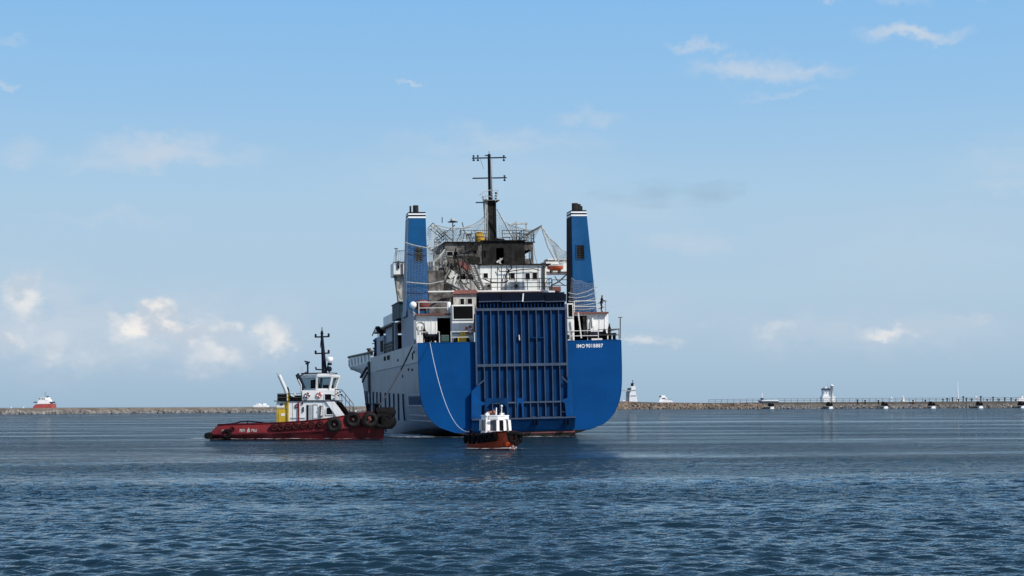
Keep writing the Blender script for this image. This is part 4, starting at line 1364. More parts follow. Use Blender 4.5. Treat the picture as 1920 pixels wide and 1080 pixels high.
def small_boat(name, mat, x0, x1, y0, y1, t, label, cat, cover=None):
    a, b = S(x0, y1, t), S(x1, y0, t)
    L_, H_ = b.x - a.x, b.z - a.z
    root = empty(name)
    root.matrix_world = SHIP_M @ Matrix.Translation(((a.x + b.x) / 2, t, a.z))
    tag(root, label, cat)

    def fn(u, v):
        x = (u - .5) * L_
        w = (1 - abs(2 * u - 1) ** 2.6) * .75 + .03
        ang = math.pi * v
        return Vector((x, -math.cos(ang) * w, H_ * (.75 - .75 * math.sin(ang) * (1 - .5 * abs(2 * u - 1) ** 3))))
    MB().grid(fn, 12, 8).build('hull', mat, root)

    def fn2(u, v):
        x = (u - .5) * L_ * .96
        w = (1 - abs(2 * u - 1) ** 2.6) * .72 + .02
        ang = math.pi * v
        return Vector((x, -math.cos(ang) * w, H_ * (.74 + .3 * math.sin(ang) * (1 - abs(2 * u - 1) ** 2))))
    MB().grid(fn2, 12, 6).build('cover', cover or mat, root)
    MB().tube([fn(k / 12, 0) for k in range(13)], .05, 5).build('gunwale', m_railw, root)
    for u in (.25, .75):
        x = (u - .5) * L_
        MB().box(x - .08, x + .08, -.5, .5, -.25, H_ * .2).build('cradle', m_raild, root)
    return root


small_boat('rescue_boat', m_orange, 1026, 1056, 496, 508, 18.5, 'small faded orange rescue boat by the starboard bridge wing of the ship', 'boat', m_rustdeck)
small_boat('covered_lifeboat', m_rustdeck, 776, 806, 562, 583, 6.0, 'maroon covered boat on the upper deck at the port funnel foot', 'boat')
# yellow canvas covered drum on the bridge roof
c = S(899.5, 452, TM - 1)
yd = empty('canvas_drum')
yd.matrix_world = SHIP_M @ Matrix.Translation((c.x, TM - 1, RZ))
tag(yd, 'yellow canvas covered drum on the burnt bridge roof beside the mast', 'drum')


def fn(u, v):
    a_ = u * 2 * math.pi
    r_ = (.50 + .05 * math.sin(3 * a_ + 5 * v) + .03 * math.sin(9 * v + 2 * a_)) * (1 - .25 * max(0, v - .8) / .2)
    return Vector((math.cos(a_) * r_, math.sin(a_) * r_, .02 + v * .98 + .06 * math.sin(a_)))


MB().grid(fn, 16, 8).build('cover', m_yellowcan, yd)
MB().lathe([(.40, 1.0), (.3, 1.06), (.02, 1.08)], (0, 0, 0), n=14).build('lid', m_yellowcan, yd)
MB().torus((0, 0, .5), (0, 0, 1), .54, .03, 16, 5).build('lashing', m_roped, yd)
# yellow winch cover on the mooring deck
c = S(866.5, 640, 1.3)
yw = empty('yellow_winch')
yw.matrix_world = SHIP_M @ Matrix.Translation((c.x, 1.3, DECK))
tag(yw, 'yellow peaked winch housing on the mooring deck beside the ramp', 'winch')
MB().prism([(-.62, -.3, .02), (.55, -.3, .02), (.5, -.3, .35), (.36, -.3, .75), (.3, -.3, 1.15), (-.05, -.3, 1.2), (-.2, -.3, .85), (-.45, -.3, .55)], (0, .6, 0)).build('housing', m_yellow, yw, .04)
MB().lathe([(.05, -.55), (.26, -.55), (.26, -.42), (.12, -.4), (.12, .4), (.26, .42), (.26, .55), (.05, .55)], (-.05, -.1, .3), (1, 0, 0), 12).box(-.85, .85, -.45, .45, 0, .1).build('drum', m_dark, yw)
for s in (-.7, .62):
    MB().hexa([(s - .12, -.4, .1), (s + .12, -.4, .1), (s + .12, .4, .1), (s - .12, .4, .1), (s - .05, -.2, .45), (s + .05, -.2, .45), (s + .05, .2, .45), (s - .05, .2, .45)]).build('bearing_foot', m_dark, yw)

# port side ---------------------------------------------------------------
SP = -HB


def side_poly(name, mat, pts, s, depth, parent=None):
    return MB().prism([SS(x, y, s) for x, y in pts], (depth, 0, 0)).build(name, mat, parent or ship)


def side_box(name, mat, t0, t1, z0, z1, s, depth, parent=None, bevel=0):
    return MB().box(s, s + depth, t0, t1, z0, z1).build(name, mat, parent or ship, bevel)


zU = UD
casing = MB().prism([(SP, 3.3, DECK), (SP, 13.5, DECK), (SP, 13.5, 13.1), (SP, 6.6, 13.1), (SP, 6.2, zU + .1), (SP, 3.3, zU + .1)], (.25, 0, 0)).build('side_casing', m_grey, ship)
MB().box(SP, SP + 2.6, 10, 13.4, 11.2, 13.1).build('casing_return', m_grey, casing)
# matching starboard casing
MB().prism([(-SP - .25, 6.0, DECK), (-SP - .25, 44, DECK), (-SP - .25, 44, zU), (-SP - .25, 6.0, zU)], (.25, 0, 0)).build('side_casing', m_grey, ship)
rec = side_box('side_recess', m_burntpale, 13.5, 20.5, DECK, zU, SP + 1.6, .2)
side_box('side_door', m_dark, 15.0, 17.0, DECK + .1, DECK + 2.2, SP + 1.5, .08, rec)
side_box('side_pillar', m_grey, 19.6, 20.6, DECK, zU, SP, .3)
side_box('side_wall', m_grey, 20.6, 31, DECK, zU - .1, SP + .25, .2)
fwdh = side_box('side_house', m_grey, 31, 39, DECK, 11.5, SP, 3.5, None, .05)
side_box('side_opening', m_dark, 31.6, 34.6, DECK + .3, DECK + 1.6, SP - .02, .3, fwdh)
bul = side_box('deck_bulwark', m_white, 20.5, 31, zU, zU + 1.15, SP, .12)
MB().bar((SP - .1, 20.5, zU - .05), (SP - .1, 31.5, zU - .05), .22, .2).build('bulwark_beam', m_raild, bul)
MB().tube([(SP - .05, 20.7, DECK), (SP - .05, 20.7, zU - .5), (SP + .1, 20.4, zU)], .14, 6).build('side_pipe', m_raild, ship)
railing('side_rail', m_raild, [(SP + .05, 21, DECK), (SP + .05, 33, DECK)], 1.1, 3, 1.8, .05)
side_box('freeing_port', m_dark, 25, 27.5, DECK - .85, DECK - .35, SP - .03, .2)
side_box('freeing_port', m_dark, 29, 31.0, DECK - .85, DECK - .35, SP - .03, .2)
side_box('side_crate', m_raild, 20.8, 21.8, DECK, DECK + 1.3, SP + .0, .6)
teal = side_box('vent_housing', m_teal, 14.5, 21, 12.6, 14.3, SP - .1, 1.6, None, .06)
MB().box(SP - .16, SP + 1.6, 14.3, 21.2, 14.25, 14.36).build('vent_lid', m_teal, teal)
MB().bar((SP + .2, 21.5, 13.6), (SP + .2, 31, 12.9), .1).bar((SP + .2, 31, 12.9), (SP + .2, 31, 12.0), .1).bar((SP + .2, 26, 13.2), (SP + .2, 26, 12.2), .08).build('awning_rail', m_raild, ship)
MB().tube([(SP + .3, 36, 11.5), (SP + .3, 36, 12.2), (SP - .2, 35, 12.5), (SP - .3, 34, 12.3)], .28, 8).build('gooseneck_vent', m_mast, ship)
MB().bar((SP, 39, 12.9), (SP, 44, 12.0), .1).bar((SP, 41.5, 12.4), (SP + .4, 38, 12.6), .08).bar((SP + .2, 39, 11.5), (SP + .2, 39, 12.9), .09).build('loading_arm', m_raild, ship)
vent = MB().lathe([(.8, 0), (.8, 2.4), (.95, 2.4), (.95, 2.6), (.6, 2.9), (.02, 3.0)], (SP + 1.3, 46.5, DECK - .4), n=14).build('blue_ventilator', m_blue, ship)
MB().lathe([(.9, 0), (.9, .95), (.82, 1.0)], (SP + 1.3, 46.5, DECK - .42), n=14).build('vent_foot', m_dark, vent)
MB().bar((SP + .2, 46, 11.1), (SP + 1, 46, 11.1), .3, .1).build('vent_platform', m_dark, vent)
# forecastle bulwark, white and rust stained
fwt = [t for t in TS if t >= 46]
mb = MB()
for sg in (-1, 1):
    lo_ = [Vector((sg * hull_b(8.9, t), t, 8.86)) for t in fwt]
    hi_ = [Vector((sg * (hull_b(9.3, t) + .05), t, 9.95 + .012 * (t - 46))) for t in fwt]
    n_ = len(lo_)
    mb.add(lo_ + hi_, [(i, i + 1, n_ + i + 1, n_ + i) for i in range(n_ - 1)], True)
fb = mb.build('forecastle_bulwark', m_white, ship)
mb = MB()
for sg in (-1, 1):
    mb.tube([Vector((sg * (hull_b(9.3, t) + .05), t, 9.98 + .012 * (t - 46))) for t in fwt], .17, 6)
mb.build('bulwark_cap', m_raild, fb)
for t in np.arange(48, 78, 4.8):
    b = hull_b(9.3, t)
    MB().bar((-b - .06, t, 8.95), (-b - .1, t, 9.9), .14, .12).build('bulwark_stay', m_burntpale, fb)
for t, h in ((52, .7), (57, .5), (60.5, .9), (66, .4), (71, .5)):
    MB().lathe([(.2, 0), (.2, h), (.34, h), (.3, h + .2), (.02, h + .25)], (-HB + 1.2, t, 9.9), n=8).build('deck_fitting', m_raild, fb)
# vertical rubbing strips along the side
for k in range(11):
    x = 640 + (150, 170, 192, 213, 238, 262, 295, 322, 352, 383, 414)[k] / 3.6
    p = SS(x + 1.2, 733 + .55 * k, SP)
    mb = MB()
    zs = np.linspace(p.z, .35 if p.y > 26 else 1.75, 7)
    off = .07
    pts = [Vector((-hull_b(z, p.y) - off, p.y, z)) for z in zs]
    mb.tube(pts, .085, 5)
    mb.build('rubbing_strip', m_strip, ship)
# horizontal fender rails at the quarter
for k, (za, t1) in enumerate(((4.35, 9), (3.30, 9.4), (2.35, 9.4), (1.80, 9.4))):
    mb = MB()
    ts = np.linspace(.1, t1, 8)
    mb.tube([Vector((-hull_b(za, t) - .06, t, za)) for t in ts], .11, 6)
    mb.build('fender_rail', m_grey, ship)
mb = MB()
ts = np.linspace(.2, 9, 8)
vs = [Vector((-hull_b(z, t) - .03, t, z)) for t in ts for z in (4.2, 3.8, 3.4)]
mb.add(vs, [(3 * i + j, 3 * i + j + 1, 3 * i + j + 4, 3 * i + j + 3) for i in range(7) for j in range(2)])
mb.build('fender_panel', m_rampblue, ship)
# knuckle line
mb = MB()
mb.tube([Vector((-hull_b(7.52, t) - .02, t, 7.52)) for t in np.linspace(.1, 40, 16)], .06, 5)
mb.build('knuckle_line', m_grey, ship)
# side fittings: ports, fairleads
for t, z in ((3.2, 8.6), (8, 7.0), (13, 6.4), (9.5, 8.1), (17, 8.2), (5, 6.9)):
    MB().lathe([(.02, 0), (.11, 0), (.11, .05), (.15, .06), (.15, 0)], (SP - .02, t, z), (-1, 0, 0), 10).build('side_scuttle', m_mast, ship)
side_box('fairlead', m_dark, 4.2, 4.9, 7.9, 8.6, SP - .04, .2)
# pilot ladder with stained plating at the bow shoulder
tl = SS(693, 690, SP).y
mb = MB()
for s in (-.5, .5):
    mb.tube([Vector((-hull_b(z, tl + s) - .12, tl + s, z)) for z in np.linspace(8.9, 5.0, 8)], .10, 4)
for k in range(10):
    z = 8.7 - k * .4
    mb.bar((-hull_b(z, tl) - .14, tl - .8, z), (-hull_b(z, tl) - .14, tl + .8, z), .12)
mb.build('pilot_ladder', m_raild, ship)
MB().bar((-HB - .3, tl + .5, 8.2), (-HB - .7, tl + 4.5, 7.0), .3, .2).bar((-HB - .3, tl, 7.6), (-HB - .6, tl + 3.6, 6.4), .2, .15).build('ladder_platform', m_raild, ship)

# nets ---------------------------------------------------------------------


def net(P, nu, nv, sag, r=.022, wob=.25, name='protective_net'):
    p00, p10, p11, p01 = P
    mb = MB()
    ph = random.uniform(0, 6)

    def f(u, v):
        p = p00.lerp(p10, u).lerp(p01.lerp(p11, u), v)
        return p + Vector((0, wob * math.sin(7 * u + 4 * v + ph), -sag * 4 * u * (1 - u) * (1 - .6 * v) + .12 * math.sin(9 * u + 5 * v + ph)))
    for i in range(nu + 1):
        mb.tube([f(i / nu, k / 8) for k in range(9)], r, 3, cap=False)
    for j in range(nv + 1):
        mb.tube([f(k / 16, j / nv) for k in range(17)], r * (2.2 if j == 0 else 1), 3, cap=False)
    return mb.build(name, m_net, ship)


net([S(812, 421, 19), S(914, 398, 20), S(914, 446, 20), S(836, 452, 19)], 26, 12, 1.2)
net([S(801, 428, 18), S(814, 421, 18), S(834, 470, 18), S(800, 472, 18)], 10, 12, .2)
net([S(932, 402, 20), S(1015, 424, 19), S(1000, 450, 19), S(934, 448, 20)], 22, 10, .9)
net([S(1016, 424, 19), S(1062, 470, 18), S(1062, 492, 18), S(1046, 492, 18)], 12, 12, .5)
net([S(742, 468, 18), S(803, 462, 10), S(803, 500, 10), S(738, 494, 18)], 16, 9, .35)
net([S(763, 456, 7.6), S(800, 464, 7.6), S(803, 560, 7.4), S(762, 562, 7.4)], 14, 26, .15, .0045, .08)
net([S(1071, 520, 7.6), S(1114, 528, 7.6), S(1120, 584, 7.0), S(1066, 584, 7.0)], 18, 18, .3, .007, .2)
net([S(803, 462, 12), S(834, 470, 16), S(838, 492, 16), S(803, 486, 12)], 12, 8, .6)
net([S(905, 368, 20), S(914, 376, 19.8), S(914, 446, 19.8), S(911, 446, 19.6)], 6, 24, .1, .03, .1)
strip('net_rope', m_net, [(763, 529), (782, 531), (803, 532.5), (818, 530), (832, 527)], 7.2, .06)
strip('net_rope', m_net, [(760, 455), (776, 460), (800, 465), (820, 461), (834, 452)], 7.3, .06)
strip('net_rope', m_net, [(932, 392), (944, 414), (957, 438), (961, 444)], 19, .09)
strip('net_rope', m_net, [(1015, 424), (1027, 462), (1042, 490)], 18, .09)
strip('net_rope', m_net, [(914, 404), (906, 416), (893, 424), (868, 428), (840, 427), (812, 421)], 19, .06)
strip('net_rope', m_net, [(1000, 455), (1003, 478), (1008, 497)], 17, .05)
strip('net_rope', m_roped, [(832, 528), (846, 535), (862, 543)], 12.5, .09)
for k in range(5):
    y = 545 + k * 8
    strip('net_fold', m_net, [(1066, y + 4), (1080, y + 7 - k), (1098, y + 3), (1119, y - 7 + k * 2)], 6.8 - k * .05, .04)
# lifebuoys ------------------------------------------------------------------


def lifebuoy(parent_m, c, Rr, r, label, c1=None, group=None):
    root = empty('lifebuoy')
    root.matrix_world = parent_m @ Matrix.Translation(c)
    tag(root, label, 'lifebuoy', group)
    MB().torus((0, 0, 0), (0, 1, 0), Rr, r, 20, 8).build('ring', c1 or m_orange, root)
    for k in range(4):
        a_ = k * math.pi / 2 + .4
        p = Vector((math.cos(a_) * Rr, 0, math.sin(a_) * Rr))
        d = Vector((-math.sin(a_), 0, math.cos(a_)))
        MB().lathe([(r * 1.12, -.09 * Rr / .35), (r * 1.12, .09 * Rr / .35)], p, d, 8).build('band', m_farwhite, root)
    return root


c = S(879.5, 618, 1.95)
lifebuoy(SHIP_M, c, .32, .10, 'orange and white lifebuoy on the white cabin wall beside the stern ramp')

# ------------------------------------------------------------------ tug
TUG = Vector((-19.8, 152.0, 0))
tug = tag(empty('tugboat', TUG), 'dark red tugboat with white wheelhouse, black mast and big tyre fenders', 'tugboat')


def tp(px, py, y):
    return W(px, py, TUG.y + y) - TUG


def tbox(name, mat, x0, y0, x1, y1, ya, yb, parent=None, bevel=0.0):
    a, b = tp(x0, y0, ya), tp(x1, y1, ya)
    return MB().box(a.x, b.x, ya, yb, b.z, a.z).build(name, mat, parent or tug, bevel)


def tpoly(name, mat, pts, ya, yb, parent=None):
    return MB().prism([tp(x, y, ya) for x, y in pts], (0, yb - ya, 0)).build(name, mat, parent or tug)


BR = [(0, 1.9), (.04, 2.6), (.12, 3.0), (.3, 3.15), (.6, 3.15), (.75, 2.95), (.86, 2.3), (.94, 1.3), (1, .35)]
SHEER = [(-8.7, 1.40), (-4, 1.47), (-2.2, 1.55), (1.6, 1.80), (3.4, 2.05), (5.6, 2.45), (8.9, 2.72)]
BELT = [(-8.7, .45), (-2, .62), (2.5, .85), (5, 1.15), (8.9, 1.5)]
US = [0, .02, .05, .1, .17, .25, .35, .45, .55, .65, .73, .8, .86, .91, .95, .98, 1]


def tug_b(u):
    return interp(BR, u)


def tug_ring(kind):
    out = []
    for u in US:
        if kind == 'keel': x, k = lerp(-7.9, 7.2, u), .55
        if kind == 'water': x, k = lerp(-8.45, 7.55, u), .93
        if kind in ('belt', 'belt2'): x, k = lerp(-8.65, 7.75, u), 1.0
        if kind == 'top': x, k = lerp(-7.75, 8.0, u), .95
        if kind == 'in': x, k = lerp(-7.6, 7.85, u), .91
        if kind == 'deck': x, k = lerp(-7.6, 7.85, u), .91
        z = {'keel': -1.6, 'water': -.05, 'belt': interp(BELT, x), 'belt2': interp(BELT, x) + .02, 'top': interp(SHEER, x), 'in': interp(SHEER, x), 'deck': interp(SHEER, x) - .78}[kind]
        out.append((x, tug_b(u) * k, z))
    return out


def tug_loft(kinds):
    mb = MB()
    rings = [tug_ring(k) for k in kinds]
    n = len(US)
    for sg in (-1, 1):
        vs = [(x, sg * y, z) for r in rings for x, y, z in r]
        mb.add(vs, [(j * n + i, j * n + i + 1, (j + 1) * n + i + 1, (j + 1) * n + i) for j in range(len(rings) - 1) for i in range(n - 1)], True)
    for i in (0, n - 1):
        for a, b in zip(rings, rings[1:]):
            p, q = a[i], b[i]
            mb.add([(p[0], -p[1], p[2]), (p[0], p[1], p[2]), (q[0], q[1], q[2]), (q[0], -q[1], q[2])], [(0, 1, 2, 3)])
    return mb


th = tug_loft(['keel', 'water', 'belt']).build('hull', m_tugdark, tug)
tbw = tug_loft(['belt2', 'top', 'in', 'deck']).build('bulwark', m_tugred, tug)
dk = tug_ring('deck')
n_ = len(dk)
MB().add([(x, -y, z + .02) for x, y, z in dk] + [(x, y, z + .02) for x, y, z in dk], [(i, i + 1, n_ + i + 1, n_ + i) for i in range(n_ - 1)]).build('deck', m_tugdark, tug)
for sg in (-1, 1):
    r_ = tug_ring('belt')
    MB().tube([(x, sg * (y + .03), z) for x, y, z in r_], .11, 6).build('belting', m_tugdark, tug)
r_ = tug_ring('top')
mb = MB()
for sg in (-1, 1):
    mb.tube([(x, sg * y, z + .02) for x, y, z in r_], .07, 6)
mb.build('bulwark_rail', m_tugdark, tug)
# stern fender and tow rail
MB().tube([(-8.35, -2.7, .42), (-8.75, -1.8, .40), (-8.8, 0, .40), (-8.75, 1.8, .40), (-8.35, 2.7, .42)], .3, 8).build('stern_fender', m_black, tug)
arch = [(412, 796.5), (440, 794), (452, 790.5), (465, 789.6), (478, 791), (500, 793.4), (518, 794)]
MB().tube([tp(x, y, -.4) for x, y in arch], .07, 6).tube([tp(x, y, .9) for x, y in arch], .07, 6).bar(tp(464, 790, -.4), tp(464, 801, -.4), .09).bar(tp(464, 790, .9), tp(464, 801, .9), .09).bar(tp(464, 790, -.4), tp(464, 790, .9), .09).build('tow_arch', m_mast, tug)
# tyres


def tyre(parent, c, axis, Rr, r, mat, name='tyre_fender', hub=False):
    o = MB().torus(c, axis, Rr, r, 22, 9, 1.15).build(name, mat, parent)
    c, ax = Vector(c), Vector(axis).normalized()
    u = ax.orthogonal().normalized()
    # tread lugs round the rim
    mb = MB()
    w = ax.cross(u)
    for k in range(22):
        a_ = k * 2 * math.pi / 22
        d = u * math.cos(a_) + w * math.sin(a_)
        mb.bar(c + d * (Rr + r * .9) - ax * r * .8, c + d * (Rr + r * .9) + ax * r * .8, .09 * Rr / .5, r * .35)
    mb.build('tread', mat, o)
    if hub:
        MB().lathe([(.02, -.1), (.16, -.08), (.16, .06), (.02, .08)], c, axis, 10).build('chain_plate', m_raild, o)
    return o


side_x = lambda px, y: tp(px, 800, y).x


def tug_side(x):
    u = (x + 8.2) / 16.0
    return tug_b(max(0, min(1, u)))


for px in (513.5, 526, 540, 554, 569, 584, 600):
    x = tp(px, 800, -3.3).x
    y = -tug_side(x) - .12
    zc = tp(px, lerp(801.5, 795.5, (px - 513.5) / 87), y).z
    tyre(tug, (x, y, zc), (0, 1, .12), .24, .11, m_tyrered)
for px, py, rr in ((626.5, 796, .5), (662, 786.5, .52), (693.5, 787, .52)):
    y = -3.2 if px < 690 else -2.95
    c = tp(px, py, y)
    y = -tug_side(c.x) - .25 if px < 690 else -2.75
    c = tp(px, py, y)
    tyre(tug, c, (0.02 + (.25 if px > 690 else 0), -1, -.1), rr, .21, m_tyre, hub=True)
for px, py, y, ax in ((712, 789, -2.1, (.75, -1, 0)), (723, 789, -1.6, (1, -.8, 0)), (731, 789, -.75, (1, -.35, 0)), (733, 789, .3, (1, .1, 0)), (731, 788, 1.3, (1, .5, 0))):
    tyre(tug, tp(px, py, y), ax, .52, .23, m_black)
# big cylindrical bow pudding
bowp = [tp(706, 774, -1.6), tp(719, 773, -1.5), tp(730, 773, -.8), tp(733, 773, .2), tp(730, 773, 1.2), tp(716, 773, 2.2)]
MB().tube(bowp, .5, 10).build('bow_fender', m_black, tug)
bowp = [tp(708, 790, -1.5), tp(719, 791, -1.3), tp(728, 791, -.7), tp(731, 791, .2), tp(728, 790, 1.0)]
MB().tube(bowp, .66, 10).build('bow_fender', m_black, tug)
# tyre on the quarter
tyre(tug, tp(425, 814, -2.95), (-.3, -1, 0), .3, .16, m_black)
MB().torus(tp(436, 804, -2.95), (0, 1, 0), .17, .07, 14, 6).build('fairlead', m_tugdark, tug)
# faded painted name and emblem on the bulwark: too worn to read
mb = MB()


def glyphs(x0, x1, y0, y1, k):
    w = (x1 - x0) / k
    for i in range(k):
        a, b = tp(x0 + i * w + .3, y1, -3.06), tp(x0 + (i + 1) * w - .3, y0, -3.06)
        yy = -tug_side(a.x) * .975 - .055
        mb.box(a.x, a.x + (b.x - a.x) * .42, yy, yy + .05, a.z, b.z)
        mb.box(a.x + (b.x - a.x) * .42, b.x, yy, yy + .05, lerp(a.z, b.z, random.choice((.0, .4, .62))), lerp(a.z, b.z, random.choice((.38, .7, 1.0)) + .0))


glyphs(449, 460.5, 804.5, 810, 4)
glyphs(471, 483, 804.5, 810, 4)
mb.build('faded_name', m_burntpale, tug)
mb = MB()
c = tp(466, 807.5, -3.06)
mb.prism([(c.x - .14, -3.07, c.z - .17), (c.x + .14, -3.07, c.z - .17), (c.x + .12, -3.07, c.z + .05), (c.x, -3.07, c.z + .28), (c.x - .12, -3.07, c.z + .05)], (0, .05, 0)).build('faded_emblem', m_burntpale, tug)
mb = MB()
glyphs(414, 422, 805.5, 810, 3)
mb.build('faded_mark', m_burntpale, tug)

# deckhouse
YS = -2.05
dzz = interp(SHEER, -2.0) - .76
a = tp(541, 752.5, YS); b = tp(628, 786, YS)
house = MB().prism([(a.x, YS, dzz), (b.x + .2, YS, dzz + .2), (tp(640, 786, YS).x, YS, 1.5), (tp(628, 752.5, YS).x, YS, a.z), (a.x, YS, a.z)], (0, 4.1, 0)).build('deckhouse', m_tugwhite, tug, .04)
MB().box(a.x - 1.35, b.x + .3, YS - .12, 2.2, a.z, a.z + .07).build('house_top', m_mast, tug)
ya = tbox('aft_trunk', m_yellow, 518.5, 753, 541, 796, -1.9, 1.9, None, .04)
tbox('trunk_band', m_tugwhite, 519, 754, 533, 764, -1.93, -1.90, ya)
tbox('trunk_door', m_yellow, 522, 768, 536, 794, -1.96, -1.9, ya, .02)
tbox('trunk_seam', m_tuggrey, 519, 765.4, 540, 766.2, -1.95, -1.90, ya)
tbox('trunk_vent', m_dark, 525.5, 756.5, 530.5, 759.4, -2.0, -1.93, ya)
tbox('trunk_notice', m_tugwhite, 527, 775, 533.6, 780, -1.985, -1.965, ya)
MB().bar(tp(540.2, 738, -2.1), tp(540.2, 794, -2.1), .08).build('yellow_standpipe', m_yellow, ya)
MB().bar(tp(560, 754, -2.15), tp(560, 791, -2.15), .12).build('red_standpipe', m_tugred, tug)
MB().torus(tp(556.3, 761.5, -2.12), (0, 1, 0), .15, .05, 12, 5).build('hose_reel', m_tugred, tug)
MB().bar(tp(567, 754.4, -2.12), tp(567, 758, -2.12), .14, .1).bar(tp(568.5, 763, -2.12), tp(568.5, 772, -2.12), .12, .1).build('wall_lamp', m_dark, tug)
for x in (574.8,):
    tbox('doorway', m_tuggrey, x, 758.5, x + 9.5, 789, YS - .05, YS - .001, house)
    tbox('dark_gap', m_dark, x + .4, 759.5, x + 3.4, 788.5, YS - .07, YS - .051, house)
d = tbox('door', m_tuggrey, 586.5, 757.5, 595.5, 787, YS - .08, YS - .001, house, .02)
tbox('door_panel', m_tugwhite, 588, 761, 594, 784, YS - .10, YS - .081, d)
MB().ball(tp(594.6, 772, YS - .14), .05, 8).build('handle', m_dark, d)
mb = MB()
for p, q in (((600, 760), (602, 768)), ((601, 768), (600, 780)), ((599, 764), (604, 762)), ((598, 781), (605, 780))):
    mb.bar(tp(*p, YS - .12), tp(*q, YS - .12), .10)
mb.build('hanging_gear', m_raild, tug)
pts = [(611, 778), (611, 767), (613, 764), (619, 764), (623, 771), (624, 778)]
tpoly('house_window', m_dark, pts, YS - .03, YS, house)
MB().tube([tp(x, y, YS - .04) for x, y in pts + pts[:1]], .05, 5).build('window_frame', m_tugwhite, house)
tbox('rub_strip', m_tuggrey, 545, 783, 572, 784.6, YS - .06, YS, house)
for x in (549, 606):
    MB().bar(tp(x, 754, YS - .01), tp(x, 788, YS - .01), .04, .04).build('wall_seam', m_tuggrey, house)
# upper house
YU = -1.75
ut = tp(566, 732, YU).z
uh = MB().box(tp(566, 752, YU).x, tp(627.5, 752, YU).x, YU, 1.75, a.z + .07, ut).build('upper_house', m_tugwhite, tug, .04)
tbox('upper_window', m_dark, 609.5, 739.5, 620.5, 750, YU - .03, YU, uh)
fr = tp(608.8, 739, YU); fr2 = tp(621.2, 750.6, YU)
MB().box(fr.x, fr2.x, YU - .05, YU - .002, fr.z, fr.z + .05).box(fr.x, fr2.x, YU - .05, YU - .002, fr2.z - .05, fr2.z).box(fr.x - .05, fr.x, YU - .05, YU - .002, fr2.z, fr.z).box(fr2.x, fr2.x + .05, YU - .05, YU - .002, fr2.z, fr.z).build('window_frame', m_tugwhite, uh)
# black canvas dodger round the boat deck
mb = MB()
a2, b2 = tp(520.5, 739, -2.1), tp(566, 752.4, -2.1)
mb.box(a2.x, tp(538, 739, -2.1).x, -2.12, -2.08, b2.z, a2.z)
mb.box(a2.x - .03, a2.x + .02, -2.1, 2.1, b2.z, a2.z)
mb.box(a2.x, b2.x, 2.08, 2.12, b2.z, a2.z - .1)
mb.box(tp(540.5, 742, -2.1).x, b2.x, -2.12, -2.08, b2.z + .12, a2.z - .18)
mb.build('canvas_dodger', m_black, tug)
railing('deck_rail', m_raild, [(a2.x, -2.16, b2.z), (b2.x, -2.16, b2.z)], .72, 2, 1.1, .025, tug)
# bow stairs with white side plate and rails
tpoly('stair_side', m_tugwhite, [(611, 753), (627, 753), (651, 785), (640, 788), (632, 783)], -2.2, -2.12)
mb = MB()
for k in range(8):
    f = (k + .5) / 8
    x, y = lerp(629, 654, f), lerp(754, 784, f)
    p = tp(x, y, -2.1)
    mb.box(p.x - .16, p.x + .22, -2.1, -1.0, p.z - .04, p.z)
mb.build('stair_treads', m_dark, tug)
tpoly('stair_back', m_dark, [(629, 754), (640, 753.6), (661, 783), (651, 786)], -1.0, -.95)
mb = MB()
for yy in (-2.14, -1.0):
    for dy in (0, 9):
        mb.tube([tp(628, 730 + dy, yy), tp(641, 731 + dy, yy), tp(662, 757 + dy, yy), tp(663, 770 + dy * .8, yy)], .04, 5)
    for x, y0, y1 in ((628, 730, 753), (641, 731, 754), (648, 740, 765), (655, 748, 774), (662, 757, 780)):
        mb.bar(tp(x, y0, yy), tp(x, y1, yy), .05)
mb.build('stair_rail', m_raild, tug)
tpoly('foredeck_plate', m_tugwhite, [(664, 772), (667, 768), (673, 784), (660, 786)], -1.9, -1.8)
tpoly('side_step', m_tugred, [(655, 786), (664, 772), (676, 774), (690, 776), (690, 790), (655, 792)], -2.3, -2.2)
# wheelhouse: six flared faces of glass between posts
hb = [(570, 0), (594, -1.45), (618, -1.45), (628.5, 0), (618, 1.45), (594, 1.45)]
ht = [(560.5, 0), (594.5, -1.8), (622.5, -1.8), (636, 0), (622.5, 1.8), (594.5, 1.8)]


def hexring(h, py):
    return [tp(px if abs(y) < .1 else px, py, -abs(y)) * 1.0 if False else Vector((tp(px, py, y if y <= 0 else -y).x, y, tp(px, py, y if y <= 0 else -y).z)) for px, y in h]


sill_z, head_z = 730.5, 706.5
rb, rt = hexring(hb, sill_z), hexring(ht, head_z)
zsil = sum(p.z for p in rb) / 6
zhd = sum(p.z for p in rt) / 6
for p in rb: p.z = zsil
for p in rt: p.z = zhd
wh = MB().prism([Vector((p.x, p.y, ut - .02)) for p in rb], (0, 0, zsil - ut + .04)).build('wheelhouse', m_tugwhite, tug)
for i in range(6):
    MB().bar(rb[i], rt[i], .20, .16).build('window_post', m_tugwhite, wh)
mg, gn, gl, gb = new_mat('clear_cabin_glass')
tr = gn.new('ShaderNodeBsdfTransparent')
tr.inputs[0].default_value = (.82, .87, .90, 1)
mx = gn.new('ShaderNodeMixShader')
mx.inputs[0].default_value = .18
gb.inputs['Base Color'].default_value = (.03, .04, .05, 1)
gb.inputs['Roughness'].default_value = .06
gl.new(tr.outputs[0], mx.inputs[1])
gl.new(gb.outputs[0], mx.inputs[2])
gl.new(mx.outputs[0], gn['Material Output'].inputs['Surface'])
